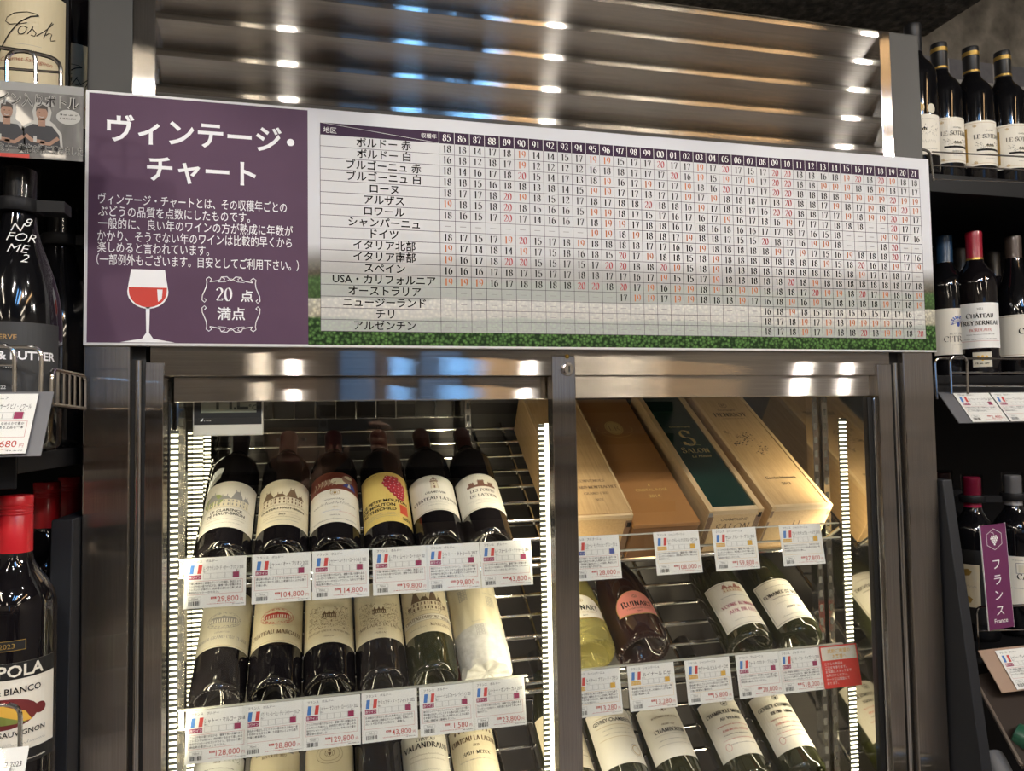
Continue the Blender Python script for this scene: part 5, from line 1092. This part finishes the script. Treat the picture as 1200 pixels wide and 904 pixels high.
for k in range(1, 6): b = MB(); b.tube([A.lerp(B, k / 6), D_.lerp(C_, k / 6)], .0018, CHROME, 8); b.build('cross_wire', r, o, True)
y = -.165
guard([[at(-20, 826, y), at(24, 826, y), at(23, 904, y)]], [], '', 'chromed wire guard below the front red-capped bottle')
q = at(14, 463, -.165); price_card(at(47, 463, -.165).x - .0392, q.z + .001, -.165, 'red', 'カリフォルニア', 'ブレッド＆バター リザーヴ ピノ・ノワール', '5,680', 'price card on the dark shelf edge under the signed black bottle', 28, None, seed=3)
h1, h2 = at(40, 463, -.160), at(57, 464, -.160); b = MB(); M = Matrix.Translation((h1.x - .045, -.160, h1.z + .003)) @ Matrix.Rotation(radians(-28), 4, 'X'); b.box((-.04, 0, -.069), (.062, .0012, 0), mat('smoked_holder', (.14, .14, .15), .35, coat=.4), M)
tag(b.build('card_holder', None, tupl(h1)), 'smoked plastic card holder behind the price card of the signed black bottle', 'card holder')
q = at(20, 876, -.19); price_card(q.x - .028, q.z, -.19, 'red', 'カリフォルニア', 'ロッソ＆ビアンコ 2023', '1,980', 'price card below the front red-capped bottle at the picture bottom', 28, None, seed=4)
# laminated photo notice
yn = -.128; a = at(-28, 92, yn); e = at(97, 186, yn); w = e.x - a.x; h = a.z - at(40, 186, yn).z
r = empty('photo_notice', (a.x, yn, a.z - h), 'grey laminated notice with a cut-out photo of two men in dark shirts', 'notice')
b = MB(); b.box((0, 0, 0), (w, .001, h), noise_col(mat('printed_store_photo', rough=.4, coat=.5), 30, [(.3, (.06, .057, .053)), (.6, (.11, .105, .10)), (.75, (.20, .19, .175))], 4, (3, 1, .6))); b.build('laminated_sheet', r)
b = MB(); P = Print(b, lambda u, v, l: (u, -.00015 * l, v)); DSH = mat('printed_dark_shirt', (.025, .025, .03), .6); GRW = mat('printed_grey_white', (.42, .41, .38), .6)
P.rect(0, h - .009, w, h, mat('printed_grey_band', (.26, .26, .25), .5), 1)
K = h * .62 / .066
for cx, s in ((w * .285, 1), (w * .61, 1)):
    q = lambda *p: [(cx + p[i] * K, h * .12 + p[i + 1] * K) for i in range(0, len(p), 2)]
    e_ = lambda x, y, rx_, ry_, m, l: P.ell(cx + x * K, h * .12 + y * K, rx_ * K, ry_ * K, m, l)
    P.poly(q(-.024, .0, -.026, .020, -.024, .032, -.013, .039, -.010, .042, -.012, .054, -.009, .065, 0, .068, .009, .065, .012, .054, .010, .042, .016, .037, .025, .024, .027, 0), GRW, 1)
    P.poly(q(-.021, 0, -.023, .020, -.021, .030, -.011, .036, .013, .034, .022, .022, .024, 0), DSH, 2)
    P.poly(q(-.0045, .033, .0045, .033, .0045, .044, -.0045, .044), SKIN, 3); e_(0, .0515, .0072, .0098, SKIN, 3)
    P.poly(q(-.0076, .053, -.007, .061, 0, .0645, .007, .061, .0076, .053, .005, .058, -.005, .058), mat('printed_dark_hair', (.04, .03, .025), .6), 4); P.line(q(-.003, .0470, 0, .0458, .003, .0470), .0007, GRW, 4)
    for s_ in (-1, 1): e_(s_ * .0028, .0525, .0009, .0006, INK, 4)
    P.line(q(-.020, .020, -.012, .013, .004, .011), .0038, SKIN, 3); P.line(q(.021, .018, .010, .009, -.002, .010), .0038, SKIN, 3); P.poly(q(-.010, .011, -.006, .011, -.006, .019, -.010, .019), GRW, 4)
for bo, m, l in ((.045, GRW, 5), (.0, INK, 6)):
    P.text('サイン入りボトル', w * .53, h - .0235, .0125, m, 'c', w * .86, bo, l, em=True); P.text('あのセミナー実施の際に頂きました', w * .52, .0065, .0082, m, 'c', w * .97, bo, l, em=True)
P.ell(w * .86, h * .58, w * .115, h * .10, GRW, 2); P.small(w * .86, h * .60, w * .16, .0016, INK, 5, 3); P.small(w * .86, h * .55, w * .16, .0016, INK, 6, 3); P.rect(w * .22, 0, w * .5, h * .05, INKR, 4)
b.build('notice_print', r)
# ---------------- the shelf unit on the brick side
YT = .24; ZT2 = at(1100, 52, YT).z - .300
def lab_sot(P):
    v0, v1 = .046, .136; base(P, .098, v0, v1, IVORY); edge(P, .098, v0, v1, INKGOLD, .004); P.text('CHATEAU', 0, v0 + .068, .0028, INK, 'c'); P.serif('LE SOTERRE', 0, v0 + .054, .0082, INK, fit=.066, wt=.17); hedge_view(P, 0, v0 + .030, .056, .018, INK, 3, 90); P.rect(-.026, v0 + .029, .026, v0 + .033, INK, 1); P.serif('BORDEAUX', 0, v0 + .020, .0034, INK); P.small(0, v0 + .013, .02, .0016, INKG, 3)
    for s in (-1, 1):
        for t in (.006, .080): crest(P, s * .028, v0 + t, .006, INKGOLD)
        P.rect(s * .043 - .002, v0 + .01, s * .043 + .002, v0 + .078, INKGOLD, 1)
GS = 'bottles with two gold neck bands on the top shelf'
for px, lb in ((1100, 'black bottle with two gold neck bands standing nearest the medal bottle'), (1137, 'black bottle with two gold neck bands, second from the medal bottle'), (1174, 'black bottle with two gold neck bands, third from the medal bottle'), (1211, 'black bottle with two gold neck bands cut by the picture edge')):
    bottle('bordeaux', GB, CBLACK, upright(at(px, 60, YT).x, YT, ZT2, -2), lb, GS, lab_sot, [(.2865, mat('gold_band_foil', (.50, .32, .08), .35, .7)), (.2825, MATS.get('gold_band_foil') or CGOLD), (.2475, MATS.get('gold_band_foil') or CGOLD)])
def lab_medal(P):
    v0 = .036; base(P, .098, v0, v0 + .076, IVORY); hedge_view(P, .0, v0 + .036, .07, .024, INK, 12, 120); P.script(0, v0 + .022, .06, .006, INK, 3, lw=.0005); P.small(0, v0 + .010, .06, .002, INKG, 3); P.small(0, v0 + .066, .06, .002, INKG, 6)
    P.ell(0, v0 + .090, .009, .009, INKGOLD, 0); P.ring(0, v0 + .090, .0075, .0075, .0008, IVORY, 1); P.ell(.022, v0 + .087, .008, .009, SILVP, 0)
bottle('bordeaux', GB, CBLACK, upright(at(1074, 150, .19).x, .19, ZT2, -34), 'dark bottle with a gold medal sticker half hidden by the steel pillar', None, lab_medal)
def lab_citran(P):
    v0, v1 = .050, .144; base(P, .092, v0, v1, IVORY)
    for k in range(11):
        a = radians(-12 + 204 * k / 10)
        for q in (.010, .013): P.ell(q * cos(a), v0 + .064 + q * sin(a), .0016, .0016, INKB if k % 2 else NAVY, 1, 8)
        P.line([(.003 * cos(a), v0 + .064 + .003 * sin(a)), (.009 * cos(a), v0 + .064 + .009 * sin(a))], .0007, NAVY, 1)
    P.ell(0, v0 + .061, .0028, .005, NAVY, 2); P.serif('MOULINS DE', .0, v0 + .040, .0042, INKG, fit=.05); P.serif('CITRAN', 0, v0 + .026, .0112, INK, fit=.076, wt=.15); P.small(0, v0 + .019, .03, .0018, INKG, 4)
def lab_frey(P):
    v0, v1 = .060, .150; base(P, .092, v0, v1, PAPER); P.text('2022', .0, v0 + .076, .0042, INK, 'c', None, -.01); P.serif('Château', 0, v0 + .060, .0095, INK, fit=.056, wt=.22, small=.82); P.serif('Freyberneau', 0, v0 + .046, .0098, INK, fit=.078, wt=.22, small=.82); P.serif('BORDEAUX', 0, v0 + .033, .0056, INKR, fit=.062); P.small(0, v0 + .026, .05, .0016, INK, 3); P.line([(-.04, v0 + .014), (.04, v0 + .014)], .0005, INKR); P.small(0, v0 + .017, .06, .0018, INK, 4)
    P.frame(-.016, v0 - .038, .018, v0 - .008, .0006, INKG, 1); P.rect(-.0155, v0 - .0375, .0175, v0 - .0085, SILVP, 0); P.ell(.001, v0 - .020, .003, .006, INKYEL, 1); P.ell(-.006, v0 - .019, .003, .004, INKYEL, 1); P.ell(.008, v0 - .019, .003, .004, INKYEL, 1); P.small(.001, v0 - .032, .024, .003, INK, 5)
YM = .27; ZM2 = at(1106, 272, YM).z - .300
bottle('bordeaux', GB, CBLUE, upright(at(1106, 280, YM + .03).x, YM + .03, ZM2, -15), 'black bottle with a blue capsule and a peacock label', None, lab_citran)
bottle('bordeaux', GD, cap('ruby_foil', (.33, .012, .03)), upright(at(1141, 285, YM - .010).x, YM - .010, ZM2, -38), 'black bottle with a ruby red capsule and blackletter label', None, lab_frey, [(.243, CGOLD)])
bottle('bordeaux', GD, CGREY, upright(at(1163, 300, YM + .14).x, YM + .14, ZM2), 'dark bottle with a dull grey capsule standing behind the blackletter label', None)
bottle('bordeaux', GD, CGREY, upright(at(1126, 310, YM + .12).x, YM + .12, ZM2), 'dark bottle with a dim grey capsule behind the peacock label', None)
bottle('burgundy', GB, cap('umber_foil', (.07, .05, .04), .4, .3), upright(at(1187, 285, YM).x, YM, ZM2, -30), 'dark bottle with a brown capsule and gold-rimmed cream label at the picture edge', None, lab_plain(IVORY, [('CH', .045, .012, INK, 's', .03)], .045, .130, .10, rim=INKGOLD))
y = .106
guard([[at(1098, 468, y), at(1095, 420, y), at(1230, 421, y)], [at(1115, 462, y - .02), at(1113, 418, y - .02), at(1133, 418, y - .02), at(1134, 462, y - .02)]], [[at(1113, 437, y - .02), at(1230, 437, y - .02)], [at(1113, 452, y - .02), at(1230, 453, y - .02)]], '', 'chromed wire guard in front of the peacock label')
y = .146
guard([[at(1080, 175, y), at(1090, 178, y), at(1094, 212, y)]], [[at(1092, 178, y), at(1240, 186, y)], [at(1093, 194, y), at(1240, 201, y)], [at(1093, 210, y), at(1240, 215, y)]], '', 'chromed wire rail along the top shelf before the gold-banded bottles')
ycd = .10; q0, q1 = at(1116, 461, ycd), at(1159, 461, ycd)
price_card((q0.x + q1.x) / 2, q0.z, ycd, 'red', 'ボルドー', 'ムーラン・ド・シトラン 2019', '2,480', 'shelf edge price card under the peacock label bottle', 38, None, seed=5)
price_card((q0.x + q1.x) / 2 + .079, q0.z, ycd, 'red', 'ボルドー', 'シャトー・フレイベルノー 2022', '2,280', 'shelf edge price card under the blackletter label bottle', 38, None, seed=8)
SMK = mat('smoked_holder'); b = MB(); M = Matrix.Translation((q0.x, ycd + .004, q0.z + .002)) @ Matrix.Rotation(radians(-38), 4, 'X'); b.box((-.026, 0, -.068), (.30, .0014, 0), SMK, M); tag(b.build('card_holder', None, tupl(q0)), 'smoked plastic card holder under the peacock label bottle', 'card holder')
# security-capped bottles and the country sign
YL = .20
def lab_leaf(P):
    v0 = .062; base(P, .10, v0 - .03, v0 + .105, BLACKL); P.rect(-.050, v0, -.004, v0 + .078, CREAM, 1); P.script(-.018, v0 + .036, .022, .008, INKG, 3, lw=.0006)
    for v in (.062, .012): P.poly([(-.040, v0 + v), (-.032, v0 + v + .006), (-.022, v0 + v + .008), (-.016, v0 + v + .003), (-.020, v0 + v - .004), (-.032, v0 + v - .006)], INKGOLD, 2)
bottle('bordeaux', GB, CMAG, upright(at(1142, 640, YL).x, YL, 1.130, -30), 'black bottle in a clear security cap over a crimson capsule', 'security capped bottles', lab_leaf, None, True)
bottle('bordeaux', GB, CSILVER, upright(at(1190, 640, YL).x, YL, 1.130, -34), 'black bottle in a clear security cap over a silver capsule', 'security capped bottles', lab_plain(IVORY, [('d', .082, .002, INKG, 'd', .03), ('CA', .048, .010, INK, 's', .03), ('d', .03, .002, INKG, 'd', .05)], .060, .150, .09, em=lambda P, v0: (P.frame(-.010, v0 + .058, .012, v0 + .078, .0012, INKG), P.rect(-.006, v0 + .060, .008, v0 + .074, SILVP))), None, True)
bottle('bordeaux', GB, CWINE, upright(at(1108, 640, YL + .11).x, YL + .11, 1.130), 'black bottle in a security cap just showing past the steel pillar', 'security capped bottles', None, None, True)
ys = .085; a = at(1149, 617, ys); c = at(1184, 748, ys); w = at(1178, 618, ys).x - a.x; h = a.z - at(1155, 740, ys).z
r = empty('country_sign', None, 'narrow plum coloured hanging sign with white lettering and a grape badge', 'sign', mw=Matrix.Translation((a.x, ys, a.z)) @ Matrix.Rotation(radians(-3), 4, 'Y'))
b = MB(); b.box((0, 0, -h), (w, .003, 0), mat('plum_board', (.15, .03, .10), .4)); b.box((-.001, .0005, -h - .001), (0, .0025, .001), WHITEI); b.box((w, .0005, -h - .001), (w + .001, .0025, .001), WHITEI); b.build('sign_board', r)
b = MB(); P = Print(b, lambda u, v, l: (u, -.00015 * l, v)); c = w / 2; hx = [(c + .0155 * sin(radians(60 * k)) * (w / .045), -.025 + .018 * cos(radians(60 * k))) for k in range(7)]; P.line(hx, .0008, WHITEI, 1, closed=True)
for row, n in enumerate((3, 4, 3, 2, 1)):
    for k in range(n): P.ell(c + (k - (n - 1) / 2) * .0042, -.020 - row * .0034, .0019, .0019, WHITEI, 1, 10)
P.line([(c, -.017), (c - .002, -.013), (c - .006, -.013)], .0008, WHITEI, 1)
for k, t in enumerate('フランス'): P.text(t, c, -.075 - k * h * .148, h * .100, WHITEI, 'c', w * .62, .002, 1, em=True)
P.text('France', c, -h + .010, .0078, WHITEI, 'c', w * .66, .01, 1); b.build('sign_lettering', r)
y = .10
guard([[at(1147, 772, y), at(1144, 712, y), at(1240, 708, y)]], [[at(1145, 740, y), at(1240, 737, y)]], '', 'chromed wire guard below the hanging plum sign')
q0 = at(1166, 763, .055); price_card(q0.x + .0375, q0.z, .055, 'red', 'ボルドー', 'シャトー・グレイサック 2020', '2,680', 'shelf edge price card under the hanging plum sign', 38, None, seed=6)
b = MB(); M = Matrix.Translation((q0.x, .059, q0.z + .002)) @ Matrix.Rotation(radians(-38), 4, 'X'); b.box((-.030, 0, -.069), (.16, .0014, 0), mat('tan_holder', (.36, .24, .17), .35, coat=.4), M); tag(b.build('card_holder', None, tupl(q0)), 'tan card holder strip under the hanging plum sign', 'card holder')
# slanted lower bin with two lying bottles
BR = mat('dark_brown_board', (.035, .024, .018), .5)
A, B = at(1140, 793, .06), at(1197, 897, -.06)
b = MB(); d = (B - A); n_ = Vector((.5, .1, 0)); up = Vector((0, 0, .006))
for s in (0,): b.v += [tuple(p) for p in (A, B, B + n_, A + n_, A - up, B - up, B + n_ - up, A + n_ - up)]; b.f += [(0, 1, 2, 3), (7, 6, 5, 4), (0, 4, 5, 1), (3, 2, 6, 7), (0, 3, 7, 4), (1, 5, 6, 2)]; b.m += [b.mi(BR)] * 6
b.tube([A, B], .003, mat('brushed_edge', (.40, .33, .27), .4, .8), 8); b.build('slanted_bin_board', RU, RU.location)
def pointing(tip, foot, h=.30):
    a = (tip - foot).normalized(); q = a.to_track_quat('Z', 'Y').to_matrix().to_4x4(); return Matrix.Translation(tip - a * h) @ q
bottle('champagne', GOLIVE, CSILVER, pointing(at(1160, 884, .0), at(1215, 980, -.10), .297), 'bottle with a silver foil neck lying in the lowest bin')
bottle('champagne', GOLIVE, CGREEN, pointing(at(1187, 858, -.02), at(1275, 906, -.10), .297), 'bottle with a dark green and gold foil neck lying in the lowest bin', None, None, [(.288, CGOLD)])
# ------------------------------------------------------------------ the photographer, mirrored faintly in the left door
def skin(name, chains, rads, m, parent, org, sub=2):
    """one continuous surface grown around a skeleton of joints"""
    vs = []; ed = []; rr = []; idx = {}
    for ch in chains:
        prev = None
        for key in ch:
            if key not in idx: idx[key] = len(vs); p, r_ = rads[key]; vs.append((p[0] - org[0], p[1] - org[1], p[2] - org[2])); rr.append(r_)
            if prev is not None: ed.append((prev, idx[key]))
            prev = idx[key]
    me = bpy.data.meshes.new(name); me.from_pydata(vs, ed, []); me.materials.append(m)
    o = bpy.data.objects.new(name, me); COL.objects.link(o); o.parent = parent
    sk = o.modifiers.new('skin', 'SKIN'); sk.use_smooth_shade = True
    for i, r_ in enumerate(rr):
        q = me.skin_vertices[0].data[i]; q.radius = r_ if isinstance(r_, tuple) else (r_, r_); q.use_root = i == 0
    sb_ = o.modifiers.new('sub', 'SUBSURF'); sb_.levels = sub; sb_.render_levels = sub
    return o
SKN = mat('skin', (.50, .30, .20), .5, sss=.05); HAIR = mat('dark_hair', (.012, .009, .008), .45); JACK = mat('dark_jacket_cloth', (.03, .03, .036), .85); TROU = mat('dark_trouser_cloth', (.02, .022, .03), .9); SHOE = mat('dark_shoe_leather', (.015, .014, .013), .5)
YF = -1.20; hd = at(343, 517, .096 - YF)                        # where the mirrored face appears
hx, hy, hz = hd.x, YF, hd.z
pp = empty('person', (hx, -1.32, 0), 'person in a dark jacket holding up a phone, mirrored in the left glass door', 'person'); O = pp.location
B = dict(pel=((hx + .02, -1.33, .90), (.13, .10)), wst=((hx + .02, -1.32, 1.02), (.115, .085)), che=((hx + .01, -1.31, 1.19), (.135, .095)), nb=((hx + .005, -1.29, hz - .165), .058), nk=((hx, -1.265, hz - .115), .050), sk1=((hx, -1.245, hz - .06), .056),
    ls=((hx - .165, -1.30, 1.26), .050), le=((hx - .20, -1.16, 1.06), .038), lw=((hx + .02, -1.035, 1.36), .026), lp=((.005, -1.012, 1.42), (.030, .016)),
    rs=((hx + .175, -1.30, 1.26), .050), re=((hx + .33, -1.16, 1.13), .038), rw=((.185, -1.045, 1.40), .026), rp=((.170, -1.020, 1.475), (.030, .016)),
    lh=((hx - .075, -1.33, .84), .085), lk=((hx - .085, -1.31, .48), .058), la=((hx - .09, -1.33, .09), .040), lf=((hx - .10, -1.22, .045), .040), rh=((hx + .115, -1.33, .84), .085), rk=((hx + .12, -1.31, .48), .058), ra=((hx + .12, -1.33, .09), .040), rf=((hx + .13, -1.22, .045), .040))
fing = []
def finger(root, name, pts, r0):
    k0 = root
    for i, p_ in enumerate(pts):
        k = '%s%d' % (name, i); B[k] = (p_, r0 * (1 - .12 * i)); fing.append((k0, k)); k0 = k
for i in range(4):                                               # right hand: fingers lie over the phone's back at its end
    z = 1.545 - .021 * i; ln_ = (.040, .046, .044, .034)[i]
    finger('rp', 'rf%d_' % i, [(.168, -.992, z - .012), (.150, -.969, z), (.150 - ln_, -.968, z + .004)], .0095)
finger('rp', 'rt', [(.168, -1.022, 1.515), (.150, -1.012, 1.545), (.128, -1.000, 1.552)], .0105)
for i in range(4):                                               # left hand: fingers support the lower edge
    x = -.012 + .021 * i; ln_ = (.030, .036, .036, .030)[i]
    finger('lp', 'lf%d_' % i, [(x, -.995, 1.462), (x + .003, -.972, 1.474), (x + .004, -.969, 1.474 + ln_ * .6)], .0092)
finger('lp', 'lt', [(.002, -1.02, 1.462), (.012, -1.006, 1.49), (.022, -.996, 1.51)], .0105)
skin('body', [('pel', 'wst', 'che', 'nb', 'nk', 'sk1'), ('che', 'ls', 'le', 'lw', 'lp'), ('che', 'rs', 're', 'rw', 'rp'), ('pel', 'lh', 'lk', 'la', 'lf'), ('pel', 'rh', 'rk', 'ra', 'rf')] + fing, B, SKN, pp, O)
bod = [o for o in pp.children if o.name.startswith('body')][0]
# head: one closed surface with brow, nose, cheeks, lips and chin
hm = MB(); nu, nv = 40, 32
def headp(a, t):
    """a: angle around (0 = forwards), t: 0 chin .. 1 crown"""
    z = -.112 + .225 * t; w = .074 * (max(0., 1 - abs((t - .56) / .58) ** 2.6)) ** .5; dpt = .094 * (max(0., 1 - abs((t - .58) / .585) ** 2.8)) ** .5
    x = w * sin(a); y = dpt * cos(a) * (1 if cos(a) > 0 else .98)
    f = max(0., cos(a)); g = lambda c, s_: exp(-((t - c) / s_) ** 2); gx = lambda c, s_: exp(-((x - c) / s_) ** 2)
    y += f * (.021 * g(.40, .045) * gx(0, .011) + .012 * g(.49, .07) * gx(0, .008) - .008 * g(.52, .04) * (gx(.031, .014) + gx(-.031, .014)) + .004 * g(.60, .03) + .007 * g(.24, .022) * gx(0, .02) - .004 * g(.30, .02) + .009 * g(.08, .07) * gx(0, .03))
    return (hx - O.x + x, hy - .028 - O.y + y, hz - O.z + z)
for k in range(nv + 1):
    t = .012 + .976 * k / nv
    for i in range(nu): hm.v.append(headp(2 * pi * i / nu, t))
for k in range(nv):
    for i in range(nu):
        j = (i + 1) % nu; hm.f.append((k * nu + j, k * nu + i, k * nu + nu + i, k * nu + nu + j)); hm.m.append(hm.mi(SKN))
hm.f.append(tuple(range(nu))); hm.f.append(tuple(nv * nu + i for i in reversed(range(nu)))); hm.m += [0, 0]
for s_ in (-1, 1):
    M = Matrix.Translation((hx - O.x + s_ * .074, hy - .030 - O.y, hz - O.z + .0)) @ Matrix.Rotation(s_ * .35, 4, 'Z') @ Matrix.Diagonal((.010, .019, .031, 1))
    hm.lathe([(.001, -1), (.5, -.85), (.85, -.5), (1, 0), (.85, .5), (.5, .85), (.001, 1)], SKN, 14, M)
hm.build('head', pp, smooth=True)
EYEW = mat('eye_white', (.7, .68, .65), .3); IRIS = mat('dark_iris', (.02, .012, .01), .2); LIP = mat('lip', (.36, .13, .11), .5)
for s_ in (-1, 1):
    e = MB(); c = Vector((hx - O.x + s_ * .031, hy + .046 - O.y, hz - O.z + .006))
    e.lathe([(.0005, -1), (.6, -.8), (1, 0), (.6, .8), (.0005, 1)], EYEW, 16, Matrix.Translation(c) @ Matrix.Diagonal((.0125, .008, .0062, 1))); e.lathe([(.0004, -.001), (.0048, -.0008), (.005, 0), (.0004, .0004)], IRIS, 16, Matrix.Translation(c + Vector((0, .0084, 0))) @ Matrix.Rotation(pi / 2, 4, 'X')); e.build('eye', pp, smooth=True)
    e = MB(); e.tube([(c.x + s_ * d, c.y + .010 - abs(d - .002) * .18, c.z + .017 + (.003 if d < .008 else 0)) for d in (-.014, -.006, .004, .014)], [.0018, .0026, .0024, .0014], HAIR, 8); e.build('eyebrow', pp, smooth=True)
m_ = MB(); m_.tube([(hx - O.x + x, hy + .066 - O.y - abs(x) * .25, hz - O.z - .056 + abs(x) * .06) for x in (-.023, -.012, 0, .012, .023)], [.0015, .0042, .005, .0042, .0015], LIP, 8); m_.build('mouth', pp, smooth=True)
h_ = MB()                                                        # cap of hair with a fringe
for k in range(15):
    for i in range(nu):
        a = 2 * pi * i / nu; lo = .66 if cos(a) > .35 else (.42 if cos(a) > -.1 else .18); t = lo + (.995 - lo) * k / 14; p_ = Vector(headp(a, min(t, .988))); c = Vector((hx - O.x, hy - .028 - O.y, hz - O.z + .01)); d = (p_ - c)
        h_.v.append(tuple(c + d * (1.10 + .012 * sin(9 * a) + .01 * sin(17 * a)) + Vector((0, 0, .006 * (t > .8)))))
for k in range(14):
    for i in range(nu):
        j = (i + 1) % nu; h_.f.append((k * nu + j, k * nu + i, k * nu + nu + i, k * nu + nu + j)); h_.m.append(h_.mi(HAIR))
h_.f.append(tuple(14 * nu + i for i in reversed(range(nu)))); h_.m.append(0); h_.build('hair', pp, smooth=True)
J = {k: (p_, tuple(q + .014 for q in r_) if isinstance(r_, tuple) else r_ + .014) for k, (p_, r_) in B.items()}
J['pel'] = (B['pel'][0], (.15, .115)); J['lw2'] = ((hx + .0, -1.05, 1.33), .036); J['rw2'] = ((.19, -1.055, 1.37), .036); J['nb'] = ((hx + .005, -1.295, hz - .185), .070)
skin('jacket', [('pel', 'wst', 'che', 'nb'), ('che', 'ls', 'le', 'lw2'), ('che', 'rs', 're', 'rw2')], J, JACK, pp, O)
J['pel'] = (B['pel'][0], (.145, .11)); skin('trousers', [('pel', 'lh', 'lk', 'la'), ('pel', 'rh', 'rk', 'ra')], J, TROU, pp, O)
for s_ in ('l', 'r'):
    a, f_ = Vector(B[s_ + 'a'][0]), Vector(B[s_ + 'f'][0]); skin('shoe', [('a', 'b', 'c')], {'a': ((a.x, a.y - .03, .052), .048), 'b': ((f_.x, f_.y - .02, .050), .047), 'c': ((f_.x, f_.y + .07, .042), .038)}, SHOE, pp, O)
ph_ = empty('phone', (.057, -.985, 1.485), 'dark phone with a camera block, held up by the person and mirrored in the glass', 'phone'); o = ph_.location
PHB = mat('phone_glass', (.02, .022, .025), .15); b = MB(); b.box((-.020, -.989, 1.487), (.136, -.981, 1.563), PHB); b.build('phone_body', ph_, o, bevel=.003)
b = MB(); b.box((-.018, -.9815, 1.515), (.006, -.9785, 1.561), mat('camera_block', (.25, .25, .25), .3, .6)); b.build('camera_block', ph_, o, bevel=.001)
for z in (1.525, 1.550): b = MB(); b.lathe([(.0001, .0015), (.008, .0015), (.0085, 0)], PHB, 24, Matrix.Translation((-.006, -.9785, z)) @ Matrix.Rotation(-pi / 2, 4, 'X')); b.build('lens', ph_, o)
